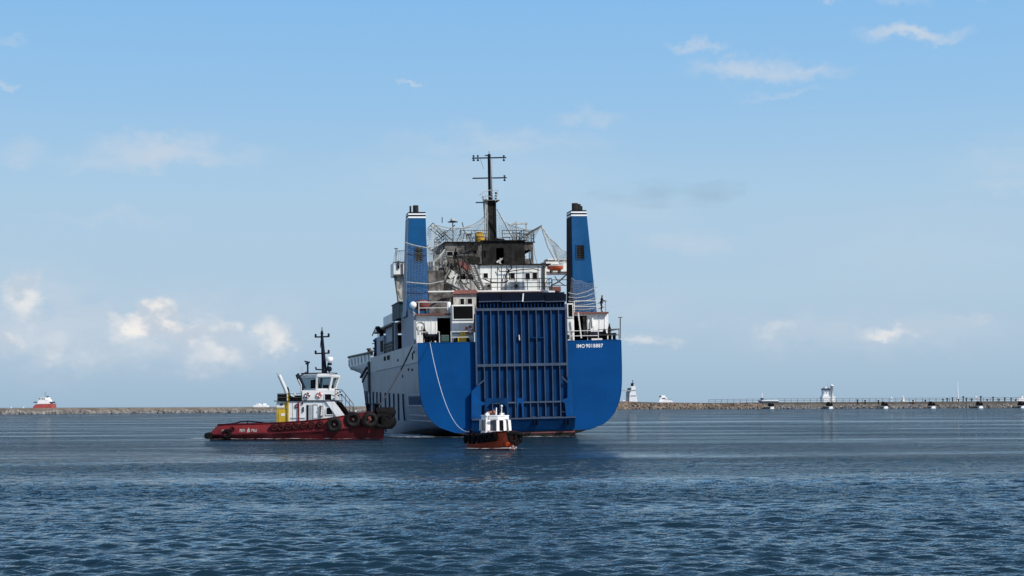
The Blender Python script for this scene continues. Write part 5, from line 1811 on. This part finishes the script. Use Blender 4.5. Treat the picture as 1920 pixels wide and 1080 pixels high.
for i in range(6):
    j = (i + 1) % 6
    c_ = (rb[i] + rb[j] + rt[i] + rt[j]) / 4
    q = [p + (c_ - p) * .06 for p in (rb[i], rb[j], rt[j], rt[i])]
    nrm = (q[1] - q[0]).cross(q[3] - q[0]).normalized() * .03
    MB().add(q + [p - nrm for p in q], [(0, 1, 2, 3), (7, 6, 5, 4)]).build('window_pane', mg, wh)
    MB().bar(q[0], q[1], .08, .12).bar(q[3], q[2], .08, .12).build('window_frame', m_tugwhite, wh)
MB().hexa([(rb[0].x + .7, -.6, zsil), (rb[0].x + 1.5, -.6, zsil), (rb[0].x + 1.5, .8, zsil), (rb[0].x + .7, .8, zsil), (rb[0].x + .7, -.6, zsil + .9), (rb[0].x + 1.3, -.6, zsil + 1.0), (rb[0].x + 1.3, .8, zsil + 1.0), (rb[0].x + .7, .8, zsil + .9)]).box(rb[2].x - .7, rb[2].x + .1, -.9, .9, zsil, zsil + .45).build('console', m_dark, wh)
# roof
rr_ = [Vector((p.x * 1.0 + (p.x - (rt[0].x + rt[3].x) / 2) * .05, p.y * 1.06, zhd)) for p in rt]
rf = MB().prism(rr_, (0, 0, .16)).build('roof', m_tugwhite, wh)
MB().prism([Vector((lerp(p.x, (rt[0].x + rt[3].x) / 2, .22), p.y * .7, zhd + .16)) for p in rr_], (0, 0, .14)).build('roof_top', m_tugwhite, rf)
mb = MB()
tc_ = [Vector((lerp(p.x, (rt[0].x + rt[3].x) / 2, .15), p.y * .8, zhd + .34)) for p in rr_]
mb.tube(tc_ + tc_[:1], .05, 5)
mb.build('roof_rail', m_mast, rf)
# mast
mp_ = [tp(608.4, 700, 0), tp(606.6, 672, 0), tp(603.6, 629, 0)]
tm = MB().tube(mp_, .27, 10, r2=.13).build('mast', m_mast, tug)
MB().lathe([(.12, 0), (.12, .14), (.16, .16), (.1, .4), (.04, .5), (.04, .75), (.02, .8)], mp_[-1], n=8).build('mast_head', m_mast, tm)
for (x0, y0, x1, y1) in ((591, 632, 617, 631), (591, 663, 617, 662)):
    MB().bar(tp(x0, y0, 0), tp(x1, y1, 0), .13).build('yard', m_mast, tm)
    for x, y in ((x0 + .8, y0), (x1 - .8, y1)):
        c = tp(x, y, 0)
        MB().lathe([(.08, -.05), (.10, 0), (.10, .26), (.05, .3), (.02, .32)], c, n=8).build('navigation_lamp', m_mast, tm)
MB().bar(tp(592, 692.5, 0), tp(606, 693.5, 0), .13).bar(tp(592.6, 693, 0), tp(592, 688, 0), .12).build('yard', m_mast, tm)
MB().bar(tp(601.6, 638, .1), tp(600.6, 652, .1), .05, .14).build('halyard_block', m_mast, tm)
# radar scanner and searchlight
c = tp(618, 675, -.3)
rd = MB().lathe([(.02, -.26), (.16, -.24), (.30, -.12), (.34, .02), (.34, .2), (.3, .27), (.02, .3)], c, n=14).build('radar_dome', m_farwhite, tug)
MB().bar(c - Vector((.05, 0, .2)), tp(613.5, 690, -.1), .09).box(c.x - .2, c.x + .2, c.y - .12, c.y + .12, c.z - .5, c.z - .28).build('radar_bracket', m_mast, rd)
MB().ball(tp(617.5, 692, -.4), .25, 10, 1.1).build('searchlight', m_mast, tug)
MB().bar(tp(617.5, 692, -.4), tp(617.5, 700, -.4), .08).build('searchlight_post', m_mast, tug)
# fire monitor
p = tp(577, 700, .3); q = tp(577, 681, .3)
fm = MB().bar(p, q, .15).bar(tp(571, 677.5, .3), tp(581, 679.5, .3), .14).bar(tp(573, 682, .3), tp(579, 681, .3), .18).build('fire_monitor', m_mast, tug)
for x in (564.6, 567.5):
    MB().bar(tp(x - .6, 699, .4), tp(x + .6, 687, .4), .03).build('whip_antenna', m_tuggrey, tug)
MB().tube([tp(561, 706, -.9), tp(566, 703, -.9), tp(575, 697.4, -.9)], .06, 5).build('roof_stay', m_mast, tug)
# exhaust pipes
mb = MB()
mb.tube([tp(537.5, 752, -1.0), tp(537, 735, -1.0), tp(534.6, 728, -1.0), tp(526, 709, -1.0), tp(523.4, 703.4, -1.0)], .18, 10)
mb.build('exhaust_pipe', m_steel, tug)
MB().tube([tp(541, 752, -.6), tp(540.5, 733, -.6), tp(538, 726, -.6)], .12, 8).bar(tp(518.6, 700, -1.0), tp(522, 704, -1), .03).build('exhaust_pipe', m_mast, tug)
MB().tube([tp(567, 752, -1.5), tp(567, 726, -1.5), tp(560, 712, -1.5), tp(556.4, 703, -1.5), tp(558, 701, -1.4), tp(563, 710, -1.3), tp(571, 728, -1.3)], .13, 8).build('exhaust_loop', m_mast, tug)
MB().tube([tp(564.6, 740, -1.62), tp(564.6, 722, -1.62), tp(559, 711, -1.62)], .06, 6).build('pale_pipe', m_steel, tug)
# bow towing bitts
MB().lathe([(.22, 0), (.22, .9), (.34, .92), (.34, 1.05), (.02, 1.06)], tp(691, 775, -.6) + Vector((0, 0, -.1)), n=10).build('bow_bitt', m_mast, tug)
MB().lathe([(.22, 0), (.22, .9), (.34, .92), (.34, 1.05), (.02, 1.06)], tp(706, 775, -.2) + Vector((0, 0, -.1)), n=10).build('bow_bitt', m_mast, tug)
TUG_M = Matrix.Translation(TUG)
lifebuoy(TUG_M, tp(598.3, 740.3, YU - .1), .20, .07, 'orange and white lifebuoy below the tug wheelhouse windows, alone on the white wall')
lifebuoy(TUG_M, tp(576, 741, YU - .12), .20, .07, 'red lifebuoy on the tug upper house where the black dodger ends', m_tugred)
lifebuoy(TUG_M, tp(549.5, 740, -2.22), .17, .06, 'pale lifebuoy hung on the tug black canvas dodger', m_tuggrey)
lifebuoy(TUG_M, tp(636.5, 738.5, -2.2), .19, .06, 'dark lifebuoy hung on the tug stair rail', m_mast)

# ------------------------------------------------------------------ small mooring boat, bow towards the quay
BO = W(929, 842, 116.5)
BOAT = Vector((BO.x, 117.0, 0))
BYAW = R(14)
BOAT_M = Matrix.Translation(BOAT) @ Matrix.Rotation(BYAW, 4, 'Z') @ Matrix.Scale(.91, 4)
boat = empty('mooring_boat', BOAT, (0, 0, BYAW))
boat.scale = (.91, .91, .91)
tag(boat, 'small orange-red mooring boat with white cabin and black tyre fenders', 'boat')
BI = BOAT_M.inverted()


def bp(px, py, y):
    """boat-local point on the plane y (bow is at negative y)"""
    o_ = BI @ Vector((0, 0, CAM_H))
    d_ = BI.to_3x3() @ ray(px, py)
    return o_ + d_ * ((y - o_.y) / d_.y)


BB = [(0, .15), (.05, .55), (.12, 1.0), (.25, 1.42), (.45, 1.62), (.8, 1.58), (1, 1.4)]
UB = [0, .02, .05, .09, .14, .2, .28, .38, .5, .65, .8, 1]


def boat_ring(k):
    out = []
    for u in UB:
        y = lerp({'keel': -3.6, 'water': -3.9, 'chine': -4.15, 'top': -4.5, 'in': -4.38, 'deck': -4.38}[k], 5.0, u)
        b = interp(BB, u) * {'keel': .45, 'water': .86, 'chine': .97, 'top': 1.06, 'in': 1.0, 'deck': 1.0}[k]
        sh = 1.05 + .38 * max(0, 1 - u / .55) ** 1.5
        z = {'keel': -.9, 'water': -.05, 'chine': .45, 'top': sh, 'in': sh, 'deck': sh - .4}[k]
        out.append((b, y, z))
    return out


def boat_loft(kinds):
    mb = MB()
    rings = [boat_ring(k) for k in kinds]
    n = len(UB)
    for sg in (-1, 1):
        mb.add([(sg * x, y, z) for r in rings for x, y, z in r], [(j * n + i, j * n + i + 1, (j + 1) * n + i + 1, (j + 1) * n + i) for j in range(len(rings) - 1) for i in range(n - 1)], True)
    for i in (0, n - 1):
        for a, b in zip(rings, rings[1:]):
            p, q = a[i], b[i]
            mb.add([(-p[0], p[1], p[2]), p, q, (-q[0], q[1], q[2])], [(0, 1, 2, 3)])
    return mb


boat_loft(['keel', 'water', 'chine', 'top', 'in', 'deck']).build('hull', m_boatred, boat)
dk = boat_ring('deck')
n_ = len(dk)
MB().add([(-x, y, z + .01) for x, y, z in dk] + [(x, y, z + .01) for x, y, z in dk], [(i, i + 1, n_ + i + 1, n_ + i) for i in range(n_ - 1)]).build('deck', m_boatred, boat)
tr_ = boat_ring('top')
mb = MB()
for sg in (-1, 1):
    mb.tube([(sg * x, y, z) for x, y, z in tr_], .07, 6)
mb.build('gunwale', m_tugdark, boat)
# tyres down both sides and at the bow
for sg, us in ((-1, (.10, .16, .23, .33, .46, .62, .8)), (1, (.12, .20, .30, .43, .6, .78))):
    for u in us:
        b = interp(BB, u) * 1.05
        y = lerp(-4.4, 5, u)
        du = .02
        db = (interp(BB, u + du) - interp(BB, max(0, u - du))) / (2 * du * 9.4)
        nx = Vector((sg, -db, 0)).normalized()
        sh = 1.05 + .38 * max(0, 1 - u / .55) ** 1.5
        tyre(boat, Vector((sg * b, y, sh - .32)) + nx * .1, nx, .25, .13, m_black)
bt = tyre(boat, Vector((.28, -4.52, .88)), (.25, -1, .05), .27, .12, m_black)
tyre(boat, Vector((.62, -4.2, .62)), (.6, -1, .05), .22, .10, m_black)
MB().tube([(-.2, -4.5, 1.3), (.4, -4.6, 1.28), (1.0, -3.9, 1.22), (1.5, -3.0, 1.15)], .16, 8).build('bow_fender', m_black, boat)
mb = MB()
for x, y, z in ((.35, -4.35, .22), (.6, -4.25, .14), (.12, -4.35, .12), (.45, -4.3, .05)):
    mb.ball((x, y, z), .09, 8)
mb.build('foam_float', m_burntpale, boat)
# cabin: raised trunk then wheelhouse with three-faced front
cy0, cy1 = -1.6, 1.4
fl = 1.0
cb = [(-.88, cy0 + .4), (-.2, cy0), (.4, cy0), (.92, cy0 + .4), (.95, cy1), (-.9, cy1)]
lo_, hi_ = 1.05, 2.1
bot = [Vector((x, y, .7)) for x, y in cb]
sil = [Vector((x * .97, y, 1.42)) for x, y in cb]
hed = [Vector((x * .92, y + .1, 2.26)) for x, y in cb]
roo = [Vector((x * .90, y + .12, 2.55)) for x, y in cb]
mb = MB()
for A, B in ((bot, sil), (hed, roo)):
    mb.add(A + B, [(i, (i + 1) % 6, 6 + (i + 1) % 6, 6 + i) for i in range(6)])
cabin = mb.build('cabin', m_boatwhite, boat)
for i in range(6):
    MB().bar(sil[i], hed[i], .22, .2).build('window_post', m_boatwhite, cabin)
    j = (i + 1) % 6
    q = [sil[i], sil[j], hed[j], hed[i]]
    c_ = sum(q, Vector()) / 4
    out = Vector((c_.x, c_.y + .1, 0)).normalized()
    q2 = [p + (c_ - p) * .06 - out * .05 for p in q]
    MB().add(q2 + [p - out * .03 for p in q2], [(0, 1, 2, 3), (7, 6, 5, 4)]).build('window_pane', m_reflectglass if i != 1 else m_dark, cabin)
rf = MB().prism([p + Vector((p.x * .06, 0, 0)) for p in roo], (0, 0, .1)).build('roof', m_boatwhite, cabin, .03)
MB().box(-.8, -.15, cy0 + .02, cy0 + .22, 2.30, 2.36).box(.3, .8, cy0 + .12, cy0 + .3, 2.30, 2.36).build('visor', m_tuggrey, cabin)
MB().box(-.45, .5, cy0 - .9, cy0, .75, 1.32).build('fore_locker', m_boatwhite, cabin, .04)
MB().bar((-1.04, cy0 + .4, .9), (-1.0, cy0 + .4, 2.75), .14).bar((-1.06, cy0 + .4, 2.62), (-.86, cy0 + .4, 2.82), .26, .26).build('side_lamp_post', m_boatwhite, cabin)
MB().box(.45, .78, .1, .5, 2.65, 2.82).build('roof_locker', m_boatwhite, rf, .04)
p = bp(938, 776, -.9)
MB().bar((.28, -.9, 2.2), (.30, -.9, 3.35), .05).ball((.30, -.9, 3.38), .09, 8).build('roof_mast', m_boatwhite, rf)
MB().bar((-.12, -.7, 2.65), (-.08, -.7, 3.25), .07).build('horn_post', m_boatwhite, rf)
# bundle of gear on the roof
mb = MB()
for k, x in enumerate((-.55, -.35, -.12, .06)):
    mb.lathe([(.03, -.25), (.13, -.23), (.15, 0), (.13, .23), (.03, .25)], (x, .1 + .1 * (k % 2), 2.82 + .05 * (k % 3)), (.2, 1, .1 * k), 9)
g_ = mb.build('life_jackets', m_farrust, rf)
MB().tube([(-.72, .3, 2.66), (-.72, .3, 3.02), (.6, .3, 3.05), (.6, .3, 2.66)], .03, 5).tube([(-.72, -.4, 2.66), (-.72, -.4, 2.98), (.6, -.4, 3.0), (.6, -.4, 2.66)], .03, 5).build('roof_rail', m_mast, rf)
MB().lathe([(.14, 0), (.14, .7), (.2, .72), (.02, .8)], (-1.2, 3.6, .7), n=8).lathe([(.14, 0), (.14, .7), (.2, .72), (.02, .8)], (0, 4.2, .7), n=8).build('towing_bitt', m_mast, boat)

# ------------------------------------------------------------------ ropes


def rope(name, a, b, sag, r, mat, label, bend=None, n=24):
    a, b = Vector(a), Vector(b)
    pts = []
    for k in range(n + 1):
        u = k / n
        p = a.lerp(b, u)
        p.z -= sag * 4 * u * (1 - u)
        pts.append(p)
    o = MB().tube(pts, r, 6).build(name, mat)
    return tag(o, label, 'rope')


A = SHIP_M @ Vector((S(806, 640, -.08).x, -.05, 9.42))
B = BOAT_M @ Vector((-1.2, 3.6, 1.3))
rope('mooring_rope', A, B, 2.4, .033, m_ropew, 'pale mooring rope hanging from the stern deck to the small boat')
A = SHIP_M @ (S(773, 642, .1) + Vector((0, 0, 0)))
A = SHIP_M @ Vector((SP - .1, 3.9, 9.2))
B = TUG_M @ (tp(708, 765, -.2))
rope('tow_line', A, B, .35, .075, m_roped, 'dark tow line running from the tug bow to the ship quarter')
A2 = SHIP_M @ Vector((SP - .1, 3.5, 9.7))

# ------------------------------------------------------------------ people on the stern decks


def person(M4, height, face, lean, arms, label, k, hat=False):
    """one continuous body grown from a skeleton; face is a yaw in the ship frame"""
    h = height / 1.75
    J = {'hip': (0, 0, .92), 'belly': (0, lean * .1, 1.08), 'chest': (0, lean * .28, 1.30), 'neck': (0, lean * .42, 1.47), 'chin': (0, lean * .5, 1.55), 'crown': (0, lean * .55, 1.72)}
    for s, n in ((-1, 'l'), (1, 'r')):
        J['hj' + n] = (s * .09, 0, .88)
        J['kn' + n] = (s * .11, .03 * (1 if s > 0 else -1) + .03, .48)
        J['an' + n] = (s * .12, -.02, .09)
        J['to' + n] = (s * .14, .16, .045)
        J['sh' + n] = (s * .19, lean * .38, 1.42)
        (ex, ey, ez), (wx, wy, wz) = arms[0 if s < 0 else 1]
        J['el' + n] = (s * ex, ey, ez)
        J['wr' + n] = (s * wx, wy, wz)
        w, e = Vector(J['wr' + n]), Vector(J['el' + n])
        J['hd' + n] = tuple(w + (w - e).normalized() * .09)
    rad = {'hip': .145, 'belly': .14, 'chest': .155, 'neck': .062, 'chin': .085, 'crown': .085}
    for n in 'lr':
        rad.update({'hj' + n: .10, 'kn' + n: .068, 'an' + n: .05, 'to' + n: .042, 'sh' + n: .075, 'el' + n: .05, 'wr' + n: .036, 'hd' + n: .04})
    E = [('hip', 'belly'), ('belly', 'chest'), ('chest', 'neck'), ('neck', 'chin'), ('chin', 'crown')]
    for n in 'lr':
        E += [('hip', 'hj' + n), ('hj' + n, 'kn' + n), ('kn' + n, 'an' + n), ('an' + n, 'to' + n), ('chest', 'sh' + n), ('sh' + n, 'el' + n), ('el' + n, 'wr' + n), ('wr' + n, 'hd' + n)]
    names = list(J)
    me = bpy.data.meshes.new('person')
    me.from_pydata([Vector(J[x]) * h for x in names], [(names.index(a), names.index(b)) for a, b in E], [])
    ob = bpy.data.objects.new('person_skeleton', me)
    col.objects.link(ob)
    sk = ob.modifiers.new('skin', 'SKIN')
    for i, x in enumerate(names):
        me.skin_vertices[0].data[i].radius = (rad[x] * h, rad[x] * h)
        me.skin_vertices[0].data[i].use_root = (x == 'hip')
    sk.use_smooth_shade = True
    su = ob.modifiers.new('sub', 'SUBSURF')
    su.levels = su.render_levels = 2
    bpy.context.view_layer.update()
    ev = ob.evaluated_get(bpy.context.evaluated_depsgraph_get())
    body = bpy.data.meshes.new_from_object(ev)
    bpy.data.objects.remove(ob)
    # hands with five fingers, nose and ears are added to the same mesh
    mb = MB()
    for n in 'lr':
        w, hd = Vector(J['wr' + n]) * h, Vector(J['hd' + n]) * h
        d = (hd - w).normalized()
        sd = d.cross(Vector((0, 0, 1)))
        sd = sd.normalized() if sd.length > .1 else Vector((1, 0, 0))
        cv = sd.cross(d).normalized()
        for q in range(4):
            p0 = hd + sd * (q - 1.5) * .02
            ln = (.06, .075, .07, .055)[q]
            mb.tube([p0, p0 + d * ln * .6, p0 + d * ln * .9 - cv * ln * .5], .0095, 5, r2=.007)
        mb.tube([w + d * .03 + sd * .03, w + d * .06 + sd * .06, w + d * .10 + sd * .065], .011, 5, r2=.008)
    ch = Vector(J['chin']) * h
    mb.tube([ch + Vector((0, .075, .075)), ch + Vector((0, .115, .04))], .012, 5)
    for s in (-1, 1):
        mb.ball(ch + Vector((s * .085, 0, .06)), .022, 6)
    base = len(body.vertices)
    allv = [tuple(v.co) for v in body.vertices] + mb.v
    allf = [tuple(p.vertices) for p in body.polygons] + [tuple(i + base for i in f) for f in mb.f]
    fin = bpy.data.meshes.new('person')
    fin.from_pydata(allv, [], allf)
    for mt in (m_cloth, m_skin, m_hair):
        fin.materials.append(mt)
    zch = J['neck'][2] * h + .03
    for p in fin.polygons:
        p.use_smooth = True
        c_ = p.center
        hd_ = min((c_ - Vector(J['hd' + n]) * h).length for n in 'lr')
        if p.index >= len(body.polygons) or hd_ < .075:
            p.material_index = 1
        elif c_.z > zch:
            p.material_index = 2 if (c_.z > zch + .17 or c_.y < J['chin'][1] * h - .01) else 1
    root = bpy.data.objects.new('person', fin)
    col.objects.link(root)
    root.matrix_world = M4 @ Matrix.Rotation(face, 4, 'Z')
    tag(root, label, 'person', 'crew on the stern decks')
    # jacket hem as a child garment
    prof = [(.165 * h, .86 * h), (.162 * h, .95 * h), (.158 * h, 1.05 * h)]
    j = MB().lathe(prof, (0, 0.02, 0), n=14).build('jacket_hem', m_cloth, root)
    return root


PM = SHIP_M
p = S(795.5, 639, 2.3)
person(PM @ Matrix.Translation((p.x, 2.3, DECK)), 1.72, R(-70), .06, (((.26, .05, 1.15), (.24, .26, 1.08)), ((.26, .08, 1.15), (.2, .28, 1.12))), 'person in dark clothes standing by the white wall on the port mooring deck', 0)
p = S(1127.5, 588, 3.2)
person(PM @ Matrix.Translation((p.x, 3.15, SZ1 + .16)), 1.76, R(-100), .22, (((.26, .16, 1.15), (.2, .42, 1.10)), ((.26, .18, 1.15), (.18, .42, 1.12))), 'person in dark clothes leaning at the upper starboard deck rail', 1)
p = S(1142, 635, 1.0)
person(PM @ Matrix.Translation((p.x, .95, DECK)), 1.76, R(-95), .12, (((.27, .12, 1.14), (.22, .36, 1.05)), ((.27, .14, 1.14), (.2, .36, 1.08))), 'person in dark clothes standing beside the starboard mooring bollards', 2)

# ------------------------------------------------------------------ smoke from the starboard funnel
ms = bpy.data.materials.new('thin_exhaust_smoke')
ms.use_nodes = True
n, l = ms.node_tree.nodes, ms.node_tree.links
n.clear()
vo = n.new('ShaderNodeVolumePrincipled')
vo.inputs['Color'].default_value = (.06, .06, .065, 1)
om = n.new('ShaderNodeOutputMaterial')
tcs = n.new('ShaderNodeTexCoord')
mpn = n.new('ShaderNodeMapping')
mpn.inputs['Scale'].default_value = (.16, .3, .5)
l.new(tcs.outputs['Object'], mpn.inputs[0])
nz_ = n.new('ShaderNodeTexNoise')
nz_.inputs['Scale'].default_value = 1.6
nz_.inputs['Detail'].default_value = 4
l.new(mpn.outputs[0], nz_.inputs['Vector'])
l.new(M('MULTIPLY', ramp01(nz_.outputs['Fac'], .30, .70, n, l), .038, nodes=n, links=l), vo.inputs['Density'])
l.new(vo.outputs[0], om.inputs['Volume'])
ctr = [(1083, 377, .25), (1092, 369, .45), (1115, 366, .7), (1150, 368, 1.0), (1190, 366, 1.5), (1240, 362, 1.8), (1300, 366, 1.3), (1350, 364, 1.7), (1400, 352, .8)]
o0 = W(1083, 377, 166)
mb = MB()
pts = [W(x, y, 166 + .02 * (x - 1083)) - o0 for x, y, r_ in ctr]
rings = []
for p, (x, y, r_) in zip(pts, ctr):
    rings += [p + Vector((0, math.cos(k * math.pi / 5) * r_ * 1.3, math.sin(k * math.pi / 5) * r_)) for k in range(10)]
mb.add(rings, [(i * 10 + k, (i + 1) * 10 + k, (i + 1) * 10 + (k + 1) % 10, i * 10 + (k + 1) % 10) for i in range(len(pts) - 1) for k in range(10)])
mb.add(rings[:10], [tuple(range(10))])
mb.add(rings[-10:], [tuple(range(9, -1, -1))])
sm = mb.build('smoke', ms)
bm_ = bmesh.new()
bm_.from_mesh(sm.data)
bmesh.ops.remove_doubles(bm_, verts=bm_.verts, dist=.001)
bmesh.ops.recalc_face_normals(bm_, faces=bm_.faces)
bm_.to_mesh(sm.data)
bm_.free()
sm.location = o0
tag(sm, 'thin dark smoke drifting away from the starboard funnel', 'smoke', kind='stuff')

# ------------------------------------------------------------------ foam and wash
mf, n, l, fbs = new_mat('sea_foam')
fbs.inputs['Base Color'].default_value = (.62, .68, .72, 1)
fbs.inputs['Roughness'].default_value = .7
tcf = n.new('ShaderNodeTexCoord')
mpf = n.new('ShaderNodeMapping')
mpf.inputs['Scale'].default_value = (1.0, .45, 1)
l.new(tcf.outputs['Object'], mpf.inputs[0])
nf = n.new('ShaderNodeTexNoise')
nf.inputs['Scale'].default_value = 1.5
nf.inputs['Detail'].default_value = 7
nf.inputs['Roughness'].default_value = .65
l.new(mpf.outputs[0], nf.inputs['Vector'])
at = n.new('ShaderNodeAttribute')
at.attribute_name = 'edge'
fc_ = M('MULTIPLY', ramp01(nf.outputs['Fac'], .43, .60, n, l), at.outputs['Fac'], nodes=n, links=l, clamp=True)
trn = n.new('ShaderNodeBsdfTransparent')
mx = n.new('ShaderNodeMixShader')
l.new(fc_, mx.inputs[0])
l.new(trn.outputs[0], mx.inputs[1])
l.new(fbs.outputs[0], mx.inputs[2])
l.new(mx.outputs[0], n['Material Output'].inputs['Surface'])


def foam(cx, cy, rx, ry, rot, power, label):
    mb = MB()
    nu, nv = 24, 10
    ca, sa = math.cos(rot), math.sin(rot)

    def f(u, v):
        x, y = (u * 2 - 1) * rx, (v * 2 - 1) * ry
        return Vector((x * ca - y * sa, x * sa + y * ca, .13 + .03 * math.sin(x * 2.1) * math.cos(y * 1.7)))
    o = mb.grid(f, nu, nv).build('foam', mf)
    o.location = (cx, cy, 0)
    a_ = o.data.attributes.new('edge', 'FLOAT', 'POINT')
    val = []
    for j in range(nv + 1):
        for i in range(nu + 1):
            d_ = math.hypot(i / nu * 2 - 1, j / nv * 2 - 1)
            val.append(max(0.0, 1 - d_) ** .6 * power)
    a_.data.foreach_set('value', val)
    tag(o, label, 'foam', kind='stuff')


p = W(752, 811, 170)
foam(-10.6, 163, 2.8, 11, .18, 2.6, 'white wash churned up between the tug bow and the ship side')
foam(-10.2, 158, 2.4, 4, .1, .8, 'thin foam trailing at the ship port quarter')
foam(-21, 148.4, 8.5, .7, 0, 1.6, 'narrow line of foam along the tug waterline')
foam(1.5, 154.6, 11, 1.2, .19, .9, 'faint foam under the ship transom')
foam(BOAT.x, 112.4, 2.6, .8, 0, 1.4, 'small foam patch at the mooring boat bow')
foam(-29.5, 152, 1.6, 2.0, 0, 1.0, 'foam patch at the tug stern')
